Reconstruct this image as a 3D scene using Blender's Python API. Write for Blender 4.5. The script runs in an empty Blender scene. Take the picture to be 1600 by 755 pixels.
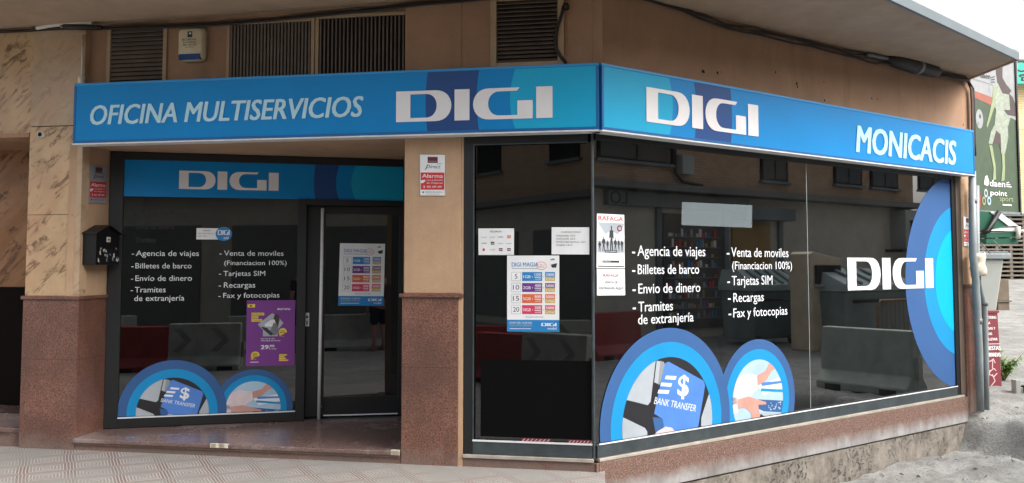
import bpy, bmesh, math, random
from mathutils import Vector, Matrix
from math import radians, sin, cos, pi, sqrt, atan2
random.seed(7)
S = bpy.context.scene
COL = S.collection

# ------------------------------------------------------------------ camera, sky, sun, exposure
FOC, PPX, PPY, PITCH, EYE = 1440.0, 800.0, 325.0, radians(3.5), 1.62
cam_d = bpy.data.cameras.new("camera"); cam = bpy.data.objects.new("camera", cam_d); COL.objects.link(cam)
cam.location = (0, 0, EYE); cam.rotation_euler = (pi/2 + PITCH, 0, 0)
cam_d.sensor_width = 36; cam_d.lens = 36*FOC/1600; cam_d.shift_y = -(377.5-PPY)/1600
cam_d.clip_end = 500; cam_d.clip_start = 0.05
S.camera = cam
SUN_EL, SUN_AZ = radians(45), radians(118)       # azimuth measured from +Y towards +X
w = bpy.data.worlds.new("World"); S.world = w; w.use_nodes = True
nt = w.node_tree; bg = nt.nodes["Background"]
sky = nt.nodes.new("ShaderNodeTexSky"); sky.sky_type = 'NISHITA'; sky.sun_disc = False
sky.sun_elevation = SUN_EL; sky.sun_rotation = SUN_AZ; sky.dust_density = 6.0; sky.air_density = 1.0; sky.ozone_density = 0.6
hs = nt.nodes.new("ShaderNodeHueSaturation"); hs.inputs['Saturation'].default_value = 0.30   # thin white cloud veil
nt.links.new(sky.outputs[0], hs.inputs['Color']); nt.links.new(hs.outputs[0], bg.inputs[0]); bg.inputs[1].default_value = 0.15
sl = bpy.data.lights.new("sun", 'SUN'); sl.energy = 0.9; sl.angle = radians(45); sl.color = (1, .96, .9)
sun = bpy.data.objects.new("sun", sl); COL.objects.link(sun)
sd = Vector((sin(SUN_AZ)*cos(SUN_EL), cos(SUN_AZ)*cos(SUN_EL), sin(SUN_EL)))
sun.rotation_euler = sd.to_track_quat('Z', 'Y').to_euler(); sun.location = (10, 10, 30)
vs = S.view_settings; vs.view_transform = 'Standard'; vs.look = 'None'; vs.gamma = 1; vs.use_curve_mapping = False
vs.exposure = 1.32
S.cycles.max_bounces = 10; S.cycles.transparent_max_bounces = 12; S.cycles.glossy_bounces = 5

# ------------------------------------------------------------------ plan geometry: wall planes and measuring
def ray(x, y):
    a = (x-PPX)/FOC; b = (PPY-y)/FOC
    return Vector((a, cos(PITCH)-b*sin(PITCH), sin(PITCH)+b*cos(PITCH)))
def atz(x, y, z):
    d = ray(x, y); t = (z-EYE)/d.z
    return Vector((0, 0, EYE)) + d*t
def atY(x, y, Y):
    d = ray(x, y); return Vector((0, 0, EYE)) + d*(Y/d.y)
class Pl:
    """vertical plane: u runs along it, z is up, n goes into the wall (away from the street)"""
    def __init__(s, o, u):
        s.o = Vector((o[0], o[1], 0)); s.u = Vector((u[0], u[1], 0)).normalized(); s.n = Vector((-s.u.y, s.u.x, 0))
    def at(s, x, y):
        d = ray(x, y); d2 = Vector((d.x, d.y, 0)); t = s.o.dot(s.n)/d2.dot(s.n)
        return ((d2*t-s.o).dot(s.u), EYE+d.z*t)
    def off(s, d): return Pl(s.o+s.n*d, s.u)
    def w(s, u, z=0., n=0.):
        p = s.o+s.u*u+s.n*n; return Vector((p.x, p.y, z))
    def rz(s): return atan2(s.u.y, s.u.x)
    def uof(s, p): return (Vector((p[0], p[1], 0))-s.o).dot(s.u)
    def rect(s, x0, y0, x1, y1):
        xm, ym = (x0+x1)/2, (y0+y1)/2
        return s.at(x0, ym)[0], s.at(x1, ym)[0], s.at(xm, y1)[1], s.at(xm, y0)[1]
def cross(a, b):
    d = a.u.x*(-b.u.y)+b.u.x*a.u.y
    r = b.o-a.o; s = (r.x*(-b.u.y)+b.u.x*r.y)/d
    return a.o+a.u*s
C = atY(939, 203, 7.0)
SL = Pl(C, (7700, -1440)); SR = Pl(C, (1865, 1440))          # faces of the two sign boxes
WL, WR = SL.off(.16), SR.off(.16)                               # wall faces
GL, GR = SL.off(.19), SR.off(.19)                               # glass
WC = cross(WL, WR); GC = cross(GL, GR)
WR = Pl(WC, WR.u)
ZF = .136                                                       # porch floor
bk = atz(162, 670, ZF)
RC = Pl(bk, (5550, 1440))                                       # recessed shopfront
pL = WL.w(-4.53)
RT = Pl(pL, (bk-pL)[:2])                                        # return wall left of the porch
RTL = (Vector((bk.x, bk.y, 0))-pL).length
RCW = 2.735
OPD = 9.3
OF = SR.off(.19-OPD); OV = SR.off(.19+OPD)                      # opposite facade; where its mirror image lies in the glass

# ------------------------------------------------------------------ materials
def lin(c):
    return tuple(((v/255)/12.92 if v/255 <= .04045 else ((v/255+.055)/1.055)**2.4) for v in c[:3]) + (1,)
class G:
    def __init__(s, name):
        s.m = bpy.data.materials.new(name); s.m.use_nodes = True; s.nt = s.m.node_tree
        s.b = s.nt.nodes["Principled BSDF"]
        s.geo = s.nt.nodes.new("ShaderNodeNewGeometry"); s.pos = s.geo.outputs['Position']
    def n(s, t, **kw):
        q = s.nt.nodes.new(t)
        for k, v in kw.items(): setattr(q, k, v)
        return q
    def put(s, sock, v):
        if isinstance(v, bpy.types.NodeSocket): s.nt.links.new(v, sock)
        else: sock.default_value = v
    def math(s, op, a, b=0., c=0.):
        q = s.n("ShaderNodeMath", operation=op)
        for i, v in enumerate((a, b, c)): s.put(q.inputs[i], v)
        return q.outputs[0]
    def noise(s, scale, detail=4, rough=.6, vec=None, dist=0.):
        q = s.n("ShaderNodeTexNoise"); s.put(q.inputs['Vector'], vec or s.pos)
        q.inputs['Scale'].default_value = scale; q.inputs['Detail'].default_value = detail
        q.inputs['Roughness'].default_value = rough; q.inputs['Distortion'].default_value = dist
        return q.outputs['Fac']
    def ramp(s, fac, stops):
        q = s.n("ShaderNodeValToRGB"); e = q.color_ramp.elements
        while len(e) < len(stops): e.new(.5)
        for i, (p, c) in enumerate(stops): e[i].position = p; e[i].color = c
        s.put(q.inputs[0], fac); return q.outputs[0]
    def mix(s, f, a, b, mode='MIX'):
        q = s.n("ShaderNodeMix", data_type='RGBA', blend_type=mode)
        s.put(q.inputs[0], f); s.put(q.inputs[6], a); s.put(q.inputs[7], b); return q.outputs[2]
    def bump(s, h, strength=.3, dist=.01):
        q = s.n("ShaderNodeBump"); q.inputs['Strength'].default_value = strength; q.inputs['Distance'].default_value = dist
        s.put(q.inputs['Height'], h); s.nt.links.new(q.outputs[0], s.b.inputs['Normal'])
    def done(s, col=None, rough=None, metal=0., spec=None):
        if col is not None: s.put(s.b.inputs['Base Color'], col)
        if rough is not None: s.put(s.b.inputs['Roughness'], rough)
        s.b.inputs['Metallic'].default_value = metal
        if spec is not None: s.b.inputs['Specular IOR Level'].default_value = spec
        return s.m
def sc(c, k): return tuple(min(1, v*k) for v in c[:3]) + (1,)
def M(name, c, rough=.6, metal=0., var=.12, scale=6., bump=0., bscale=80., spec=None, dirt=0.):
    g = G(name); L = lin(c)
    col = g.ramp(g.noise(scale, 6), [(.3, sc(L, 1-var)), (.7, sc(L, 1+var))])
    if dirt:
        d = g.ramp(g.noise(scale*.35, 8, .7), [(.5, (0, 0, 0, 1)), (.75, (dirt, dirt, dirt, 1))])
        col = g.mix(d, col, sc(L, .45))
    if bump: g.bump(g.noise(bscale, 5, .7), bump, .01)
    r = g.math('MULTIPLY_ADD', g.noise(scale*2, 4), .2, rough-.1)
    return g.done(col, r, metal, spec)
def m_granite():
    g = G("red_granite")
    v = g.noise(95, 2, .8); v2 = g.noise(210, 2, .8); big = g.noise(2.2, 5)
    base = g.ramp(v, [(.33, lin((52, 31, 26))), (.48, lin((110, 72, 59))), (.62, lin((140, 100, 85)))])
    spk = g.ramp(v2, [(.60, (0, 0, 0, 1)), (.68, (1, 1, 1, 1))])
    col = g.mix(g.math('MULTIPLY', spk, .55), base, lin((172, 152, 138)))
    col = g.mix(g.ramp(big, [(.4, (0, 0, 0, 1)), (.65, (.6,)*3+(1,))]), col, lin((72, 52, 45)))
    sx = g.n("ShaderNodeSeparateXYZ"); g.nt.links.new(g.pos, sx.inputs[0])          # joint between the two slabs, splash dirt with a ragged edge
    jt = g.math('LESS_THAN', g.math('ABSOLUTE', g.math('SUBTRACT', sx.outputs[2], .80)), .0022)
    col = g.mix(g.math('MULTIPLY', jt, .7), col, lin((44, 32, 28)))
    sp = g.math('SUBTRACT', g.math('MULTIPLY', g.noise(6, 7, .7), .42), sx.outputs[2])
    col = g.mix(g.ramp(sp, [(.02, (0, 0, 0, 1)), (.16, (.5,)*3+(1,))]), col, lin((128, 116, 108)))
    return g.done(col, g.math('MULTIPLY_ADD', big, .2, .3))
def m_polished():
    g = G("polished_granite_floor")
    v = g.noise(120, 2, .8); big = g.noise(1.8, 6, .65)
    base = g.ramp(v, [(.35, lin((74, 58, 54))), (.6, lin((128, 104, 98)))])
    dust = g.ramp(big, [(.5, (0, 0, 0, 1)), (.72, (.6,)*3+(1,))])
    return g.done(g.mix(dust, base, lin((158, 148, 142))), g.math('MULTIPLY_ADD', dust, .25, .24))
def m_marble(name, light, vein, amt):
    g = G(name)
    m0 = g.n("ShaderNodeMapping"); g.put(m0.inputs['Vector'], g.pos); m0.inputs['Rotation'].default_value = (0, .75, 0)
    mp = g.n("ShaderNodeMapping"); g.put(mp.inputs['Vector'], m0.outputs[0]); mp.inputs['Scale'].default_value = (.7, .7, 2.2)
    a = g.noise(2.3, 7, .62, mp.outputs[0], 1.6); b = g.noise(5.0, 6, .6, mp.outputs[0], .9)
    r = g.math('ABSOLUTE', g.math('SUBTRACT', a, .5)); veins = g.ramp(r, [(.0, (1, 1, 1, 1)), (.02, (.7, .7, .7, 1)), (.055, (0, 0, 0, 1))])
    msk = g.ramp(b, [(.47, (0, 0, 0, 1)), (.58, (amt,)*3+(1,))])
    cloud = g.ramp(g.noise(3.2, 6, .6, None, .5), [(.3, sc(lin(light), .82)), (.7, sc(lin(light), 1.1))])
    cloud = g.mix(g.ramp(g.noise(1.1, 5, .6, mp.outputs[0], .8), [(.45, (0, 0, 0, 1)), (.65, (.5,)*3+(1,))]), cloud, sc(lin((176, 134, 104)), 1.))
    col = g.mix(g.math('MULTIPLY', veins, msk), cloud, lin(vein))
    return g.done(col, .28)
def m_stucco(name, c, stain=.35):
    g = G(name); L = lin(c)
    col = g.ramp(g.noise(3.5, 7, .65), [(.3, sc(L, .86)), (.7, sc(L, 1.08))])
    mp = g.n("ShaderNodeMapping"); g.put(mp.inputs['Vector'], g.pos); mp.inputs['Scale'].default_value = (4.5, 4.5, .5)
    st = g.ramp(g.noise(1.2, 6, .6, mp.outputs[0]), [(.52, (0, 0, 0, 1)), (.75, (stain,)*3+(1,))])
    col = g.mix(st, col, sc(L, .55))
    pt = g.ramp(g.noise(.9, 4, .55), [(.55, (0, 0, 0, 1)), (.58, (.35,)*3+(1,))])
    col = g.mix(pt, col, sc(L, .86))
    col = g.mix(g.ramp(g.noise(170, 3, .7), [(.35, (.28,)*3+(1,)), (.6, (0, 0, 0, 1))]), col, sc(L, .5))
    spot = g.ramp(g.noise(14, 3, .5), [(.73, (0, 0, 0, 1)), (.77, (.5,)*3+(1,))])
    col = g.mix(spot, col, sc(L, .4))
    g.bump(g.noise(130, 4, .7), .55, .006)
    return g.done(col, .85, 0, .25)
def m_glass(name, tint, ior=1.8, wave=.0, grime=.05):
    g = G(name); nt = g.nt; nt.nodes.remove(g.b)
    tr = g.n("ShaderNodeBsdfTransparent"); tr.inputs[0].default_value = tint
    gl = g.n("ShaderNodeBsdfGlossy"); gl.inputs['Roughness'].default_value = 0.012; gl.inputs['Color'].default_value = (.95, .97, 1, 1)
    df = g.n("ShaderNodeBsdfDiffuse"); df.inputs[0].default_value = lin((120, 122, 124))
    sm = g.n("ShaderNodeMapping"); g.put(sm.inputs['Vector'], g.pos); sm.inputs['Scale'].default_value = (2.2, 2.2, .6)
    dm = g.n("ShaderNodeMixShader"); g.nt.links.new(g.math('MULTIPLY', g.ramp(g.noise(1.6, 7, .65, sm.outputs[0]), [(.4, (.25,)*3+(1,)), (.75, (1, 1, 1, 1))]), grime), dm.inputs[0])
    g.nt.links.new(tr.outputs[0], dm.inputs[1]); g.nt.links.new(df.outputs[0], dm.inputs[2])
    fr = g.n("ShaderNodeFresnel"); fr.inputs[0].default_value = ior
    mx = g.n("ShaderNodeMixShader"); nt.links.new(fr.outputs[0], mx.inputs[0]); nt.links.new(dm.outputs[0], mx.inputs[1]); nt.links.new(gl.outputs[0], mx.inputs[2])
    if wave:
        bp = g.n("ShaderNodeBump"); bp.inputs['Strength'].default_value = wave; bp.inputs['Distance'].default_value = .02
        nt.links.new(g.noise(.8, 1), bp.inputs['Height']); nt.links.new(bp.outputs[0], gl.inputs['Normal'])
    nt.links.new(mx.outputs[0], nt.nodes["Material Output"].inputs[0]); return g.m
def m_film(name, c, a):
    g = G(name); g.done(lin(c), .5); g.b.inputs['Alpha'].default_value = a; return g.m
def m_pavement():
    g = G("relief_tile_paving")
    sx = g.n("ShaderNodeSeparateXYZ"); mp = g.n("ShaderNodeMapping"); g.put(mp.inputs['Vector'], g.pos)
    mp.inputs['Rotation'].default_value = (0, 0, -WL.rz()+radians(8)); nt = g.nt; nt.links.new(mp.outputs[0], sx.inputs[0])
    X, Y = sx.outputs[0], sx.outputs[1]
    wx = g.math('MULTIPLY_ADD', g.noise(2.5, 2), .015, X); X = g.math('ADD', wx, 0.)
    T = .46
    def cell(v): return g.math('SUBTRACT', g.math('FRACT', g.math('DIVIDE', v, T)), .5)
    a = g.math('ABSOLUTE', cell(X)); b = g.math('ABSOLUTE', cell(Y))
    r = g.math('ADD', a, b)                                   # nested diamonds
    dia = g.math('MULTIPLY', r, T)
    wv = g.math('FRACT', g.math('DIVIDE', dia, .033))
    rib = g.ramp(wv, [(.0, (1, 1, 1, 1)), (.22, (1, 1, 1, 1)), (.32, (0, 0, 0, 1)), (.9, (0, 0, 0, 1)), (1., (1, 1, 1, 1))])
    # red band in every second ring
    band = g.math('MULTIPLY', g.math('GREATER_THAN', r, .36), g.math('LESS_THAN', r, .62))
    # cross-grooves that cut the ribs into short bars
    cg = g.math('FRACT', g.math('DIVIDE', g.math('SUBTRACT', X, Y), .066))
    cut = g.math('MULTIPLY', g.math('LESS_THAN', cg, .2), g.math('SUBTRACT', 1., band))
    big = g.noise(1.3, 7, .65); fine = g.noise(60, 4, .7)
    base = g.ramp(fine, [(.3, lin((98, 92, 89))), (.7, lin((126, 119, 115)))])
    base = g.mix(g.math('MULTIPLY', band, .6), base, lin((110, 88, 85)))
    col = g.mix(g.math('MULTIPLY', g.math('MAXIMUM', rib, cut), .85), base, lin((168, 164, 159)))
    jx = g.math('FRACT', g.math('DIVIDE', X, .21)); jy = g.math('FRACT', g.math('DIVIDE', Y, .21))
    joint = g.math('MAXIMUM', g.math('LESS_THAN', jx, .02), g.math('LESS_THAN', jy, .02))
    col = g.mix(g.math('MULTIPLY', joint, .5), col, lin((120, 116, 112)))
    wear = g.ramp(big, [(.44, (0, 0, 0, 1)), (.60, (.85,)*3+(1,))])
    col = g.mix(wear, col, lin((128, 127, 123)))
    g.bump(g.math('MAXIMUM', rib, cut), .35, -.004)
    return g.done(col, .8)
def m_street():
    g = G("dusty_concrete_street")
    a = g.noise(.7, 8, .65); b = g.noise(9, 8, .7); c = g.noise(45, 5, .7)
    col = g.ramp(a, [(.3, lin((124, 124, 122))), (.5, lin((146, 146, 143))), (.7, lin((170, 170, 167)))])
    col = g.mix(g.ramp(b, [(.4, (0, 0, 0, 1)), (.75, (.5,)*3+(1,))]), col, lin((104, 102, 98)))
    mp = g.n("ShaderNodeMapping"); g.put(mp.inputs['Vector'], g.pos); mp.inputs['Rotation'].default_value = (0, 0, .3); mp.inputs['Scale'].default_value = (.6, 1.8, 1)
    col = g.mix(g.ramp(g.noise(1.5, 5, .6, mp.outputs[0]), [(.5, (0, 0, 0, 1)), (.65, (.6,)*3+(1,))]), col, lin((164, 164, 161)))
    col = g.mix(g.ramp(c, [(.5, (0, 0, 0, 1)), (.68, (.6,)*3+(1,))]), col, lin((88, 86, 82)))
    col = g.mix(g.ramp(g.noise(2.2, 8, .7), [(.5, (0, 0, 0, 1)), (.62, (.55,)*3+(1,))]), col, lin((112, 110, 104)))
    g.bump(g.math('ADD', b, g.math('MULTIPLY', c, .6)), .9, .04)
    return g.done(col, .9)
def m_concrete():
    g = G("rough_plinth_concrete")
    b = g.noise(7, 8, .7); c = g.noise(28, 6, .75)
    col = g.ramp(b, [(.3, lin((86, 81, 74))), (.5, lin((126, 119, 110))), (.72, lin((150, 144, 135)))])
    pit = g.ramp(c, [(.54, (0, 0, 0, 1)), (.60, (1, 1, 1, 1))])
    zone = g.ramp(g.noise(1.7, 3), [(.46, (0, 0, 0, 1)), (.52, (1, 1, 1, 1))])
    pm = g.math('MULTIPLY', pit, zone)
    col = g.mix(g.math('MULTIPLY', pm, .8), col, lin((52, 44, 38)))
    g.bump(g.math('SUBTRACT', b, pm), .8, .02)
    return g.done(col, .92)
def m_skirt():
    # granite band whose foot is splashed with pale cement wash
    g = G("cement_splashed_band")
    sx = g.n("ShaderNodeSeparateXYZ"); g.nt.links.new(g.pos, sx.inputs[0])
    b = g.noise(9, 7, .7); mp = g.n("ShaderNodeMapping"); g.put(mp.inputs['Vector'], g.pos); mp.inputs['Scale'].default_value = (4, 4, 1.2)
    dr = g.noise(1.5, 6, .7, mp.outputs[0])
    h = g.math('MULTIPLY_ADD', b, .16, g.math('MULTIPLY_ADD', dr, .03, -.13))
    f = g.math('MULTIPLY', g.math('SUBTRACT', h, sx.outputs[2]), 14.)
    f = g.n("ShaderNodeClamp"); 
    g.nt.links.new(g.math('MULTIPLY', g.math('SUBTRACT', h, sx.outputs[2]), 9.), f.inputs[0])
    v = g.noise(110, 2, .8)
    gr = g.ramp(v, [(.35, lin((74, 54, 47))), (.55, lin((116, 88, 77))), (.66, lin((146, 124, 113)))])
    gr = g.mix(g.ramp(b, [(.5, (0, 0, 0, 1)), (.75, (.5,)*3+(1,))]), gr, lin((92, 72, 64)))
    wsh = g.ramp(dr, [(.3, lin((112, 109, 108))), (.65, lin((156, 154, 153)))])
    return g.done(g.mix(f.outputs[0], gr, wsh), .75)
def m_brick(name, c1, c2, mortar, scale=1., pl=None):
    g = G(name)
    mp = g.n("ShaderNodeMapping"); g.put(mp.inputs['Vector'], g.pos); mp.inputs['Rotation'].default_value = (0, 0, -(pl or WL).rz())
    sx = g.n("ShaderNodeSeparateXYZ"); g.nt.links.new(mp.outputs[0], sx.inputs[0])
    cb = g.n("ShaderNodeCombineXYZ"); g.nt.links.new(sx.outputs[0], cb.inputs[0]); g.nt.links.new(sx.outputs[2], cb.inputs[1])
    q = g.n("ShaderNodeTexBrick"); g.nt.links.new(cb.outputs[0], q.inputs['Vector'])
    q.inputs['Color1'].default_value = lin(c1); q.inputs['Color2'].default_value = lin(c2); q.inputs['Mortar'].default_value = lin(mortar)
    q.inputs['Scale'].default_value = scale; q.inputs['Mortar Size'].default_value = .007; q.inputs['Brick Width'].default_value = .24; q.inputs['Row Height'].default_value = .068
    col = g.mix(.35, q.outputs[0], g.ramp(g.noise(3, 6), [(.3, sc(lin(c1), .6)), (.7, lin(c1))]))
    return g.done(col, .85)

m_gran, m_floor = m_granite(), m_polished()
m_marb = m_marble("cream_marble", (194, 164, 128), (92, 62, 44), .9)
m_marbp = m_marble("plain_marble", (184, 160, 132), (136, 108, 82), .45)
m_marbo = m_marble("ochre_marble", (142, 98, 58), (62, 38, 22), .9)
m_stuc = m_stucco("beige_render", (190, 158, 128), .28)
m_stucd = m_stucco("shaded_render", (170, 136, 110), .5)  # darker copy of the beige render, the soffit's shade put into its colour
m_soff = m_stucco("soffit_paint", (182, 158, 136), .15)
m_edge = M("slab_edge_metal", (96, 106, 110), .5, 0, .1, 3, dirt=.3)
m_frame = M("black_anodised_frame", (19, 21, 23), .5, .0, .15, 8, dirt=.2)
m_frame2 = M("weathered_window_frame", (66, 74, 78), .45, .3, .25, 9, dirt=.5)
m_alu = M("bare_aluminium", (214, 215, 216), .5, 0, .08, 12)
m_sill = M("worn_sill_metal", (176, 168, 158), .5, .3, .2, 10, dirt=.4)
m_glassL = m_glass("porch_glass", (.10, .10, .11, 1), 1.85, .035, .022)
m_glassR = m_glass("window_glass", (.12, .125, .13, 1), 2.45, .03, .04)
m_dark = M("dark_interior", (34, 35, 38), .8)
m_black = M("black_vinyl", (7, 7, 8), .85, spec=.1)
m_blue = M("sign_blue", (0, 128, 196), .42, 0, .05, 2, spec=.25)
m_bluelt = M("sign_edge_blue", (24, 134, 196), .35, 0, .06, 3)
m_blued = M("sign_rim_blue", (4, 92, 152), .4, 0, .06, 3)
m_navy = M("sign_navy", (38, 74, 132), .42, 0, .05, 2, spec=.25)
m_cyan = M("sign_cyan", (20, 164, 208), .42, 0, .05, 2, spec=.25)
m_white = M("sign_white", (226, 224, 226), .45, 0, .04, 3)
m_ltblue = M("letter_pale_blue", (176, 216, 230), .45, 0, .04, 3)
m_vnavy = M("vinyl_navy", (54, 90, 140), .6, 0, .06, 3, spec=.2)
m_vblue = M("vinyl_blue", (26, 134, 190), .6, 0, .05, 3, spec=.2)
m_vcyan = M("vinyl_cyan", (0, 166, 206), .6, 0, .05, 3, spec=.2)
m_vwhite = M("vinyl_white", (214, 218, 222), .5, 0, .03, 3)
m_vghost = M("old_lettering", (20, 21, 24), .6)
m_paper = M("paper_white", (224, 226, 228), .7, 0, .05, 9)
m_ink = M("ink_dark", (46, 48, 54), .7)
m_inkg = M("ink_grey", (130, 134, 140), .7)
m_red = M("print_red", (196, 44, 46), .55)
m_maroon = M("print_maroon", (120, 40, 52), .6)
m_pblue = M("print_blue", (22, 122, 186), .55)
m_ppurp = M("print_purple", (104, 44, 132), .55)
m_porange = M("print_orange", (206, 96, 52), .55)
m_ppink = M("print_crimson", (206, 48, 92), .55)
m_pyel = M("print_yellow", (226, 196, 60), .55)
m_pgold = M("print_gold", (186, 164, 96), .55)
m_violet = M("poster_violet", (112, 48, 130), .55, 0, .06, 4)
m_skin = M("skin", (186, 140, 128), .55)
m_key = M("key_grey", (158, 166, 174), .5, 0, .1, 4)
m_keyblue = M("key_blue", (72, 122, 196), .5, 0, .12, 3)
m_sheet = M("pale_blue_print", (160, 186, 206), .5, 0, .12, 5)
m_grey = M("grey_paint", (110, 114, 116), .5, 0, .12, 6, dirt=.3)
m_bin = M("bin_grey", (158, 162, 158), .5, 0, .06, 3, dirt=.25)
m_pvc = M("pvc_grey", (132, 140, 142), .4, 0, .14, 5, dirt=.35)
m_plaster = M("plaster_patch", (214, 204, 184), .8, 0, .15, 14, .5, 60, dirt=.3)
m_cable = M("black_cable", (34, 30, 28), .6)
m_cableg = M("brown_cable", (84, 70, 60), .7, dirt=.3)
m_conduit = M("white_conduit", (214, 210, 200), .5, dirt=.25)
m_vent = M("vent_slat", (104, 92, 82), .6, 0, .2, 8, dirt=.5)
m_ventf = M("vent_frame", (170, 146, 116), .6, 0, .1, 6, dirt=.3)
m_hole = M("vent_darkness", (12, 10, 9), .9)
m_siren = M("siren_cream", (204, 192, 164), .5, dirt=.15)
m_iron = M("mailbox_black", (22, 22, 23), .45, .3)
m_green = M("awning_green", (22, 88, 66), .7, 0, .15, 5, dirt=.2)
m_awhite = M("awning_white", (216, 218, 216), .7)
m_teal = M("teal_sign", (44, 186, 160), .5)
m_lawn = M("print_lawn", (54, 72, 50), .6, 0, .15, 6)
m_track = M("print_track", (140, 78, 62), .6)
m_kit = M("print_kit", (136, 144, 130), .6, 0, .25, 14)
m_body = M("print_dark_skin", (62, 50, 48), .6, 0, .15, 8)
m_pale = M("print_pale_sky", (138, 140, 142), .6)
m_lime = M("print_lime", (130, 142, 104), .6)
m_leaf = M("leaf_green", (78, 124, 44), .55, 0, .35, 9)
m_leafy = M("leaf_yellow", (152, 164, 70), .55, 0, .3, 9)
m_stem = M("plant_stem", (92, 76, 50), .8)
m_board = M("brown_box", (112, 98, 84), .7, 0, .2, 6, dirt=.4)
m_lat = M("block_screen", (112, 105, 94), .85, 0, .12, 4, dirt=.25)
m_conc = M("barrier_concrete", (168, 172, 164), .85, 0, .2, 4, .3, 50, dirt=.4)
m_plred = M("barrier_red", (150, 44, 44), .5, 0, .15, 4, dirt=.3)
m_cont = M("container_green", (116, 134, 132), .5, 0, .15, 4, dirt=.3)
m_contl = M("container_lid", (164, 180, 178), .45, 0, .12, 4)
m_bank = M("clothes_bank", (206, 192, 164), .55, 0, .15, 4, dirt=.3)
m_rust = M("barrier_tube", (150, 110, 84), .5, .3, .2, 8)
m_render = M("opposite_render", (186, 182, 168), .85, 0, .12, 2, dirt=.2)
m_gold = M("yellow_panel", (150, 118, 52), .5)
m_win = M("opposite_window", (52, 56, 60), .2)
m_shut = M("roller_shutter", (108, 108, 104), .6)
m_brO = m_brick("opposite_brick", (186, 156, 126), (168, 138, 110), (130, 118, 104), 1., SR)
m_brY = m_brick("cream_brick", (226, 204, 160), (214, 188, 140), (150, 130, 100), 1., Pl((0, 0), (1, .12)))
m_upper = m_stucco("upper_wall_paint", (176, 158, 134), .2)
m_conc_r, m_wash = m_concrete(), m_skirt()
m_cloth = M("dark_cotton", (40, 42, 52), .9)
m_denim = M("dark_denim", (44, 50, 66), .9)
m_hair = M("brown_hair", (44, 32, 24), .7)
m_shoe = M("shoe_cloth", (150, 140, 128), .8)

# ------------------------------------------------------------------ mesh building
ROOT = {}
def thing(name, label, cat, loc, rz=0., group=None):
    o = bpy.data.objects.new(name, None); COL.objects.link(o); o.empty_display_size = .1
    o.location = loc; o.rotation_euler = (0, 0, rz); o['label'] = label; o['category'] = cat
    if group: o['group'] = group
    ROOT[o.name] = Matrix.Translation(Vector(loc)) @ Matrix.Rotation(rz, 4, 'Z')
    return o
def tag(o, label, cat, group=None):
    o['label'] = label; o['category'] = cat
    if group: o['group'] = group
    return o
FONTC = {}
def glyphs(s, bold, shear):
    k = (s, bold, shear)
    if k not in FONTC:
        cu = bpy.data.curves.new("txt", 'FONT'); cu.body = s; cu.fill_mode = 'FRONT'; cu.resolution_u = 3
        cu.offset = bold; cu.shear = shear; cu.size = 1
        ob = bpy.data.objects.new("txt", cu); COL.objects.link(ob)
        me = bpy.data.meshes.new_from_object(ob)
        vv = [(v.co.x, v.co.y) for v in me.vertices]; ff = [tuple(p.vertices) for p in me.polygons]
        bpy.data.objects.remove(ob); bpy.data.meshes.remove(me); bpy.data.curves.remove(cu)
        FONTC[k] = (vv, ff)
    return FONTC[k]
CAP = None
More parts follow.
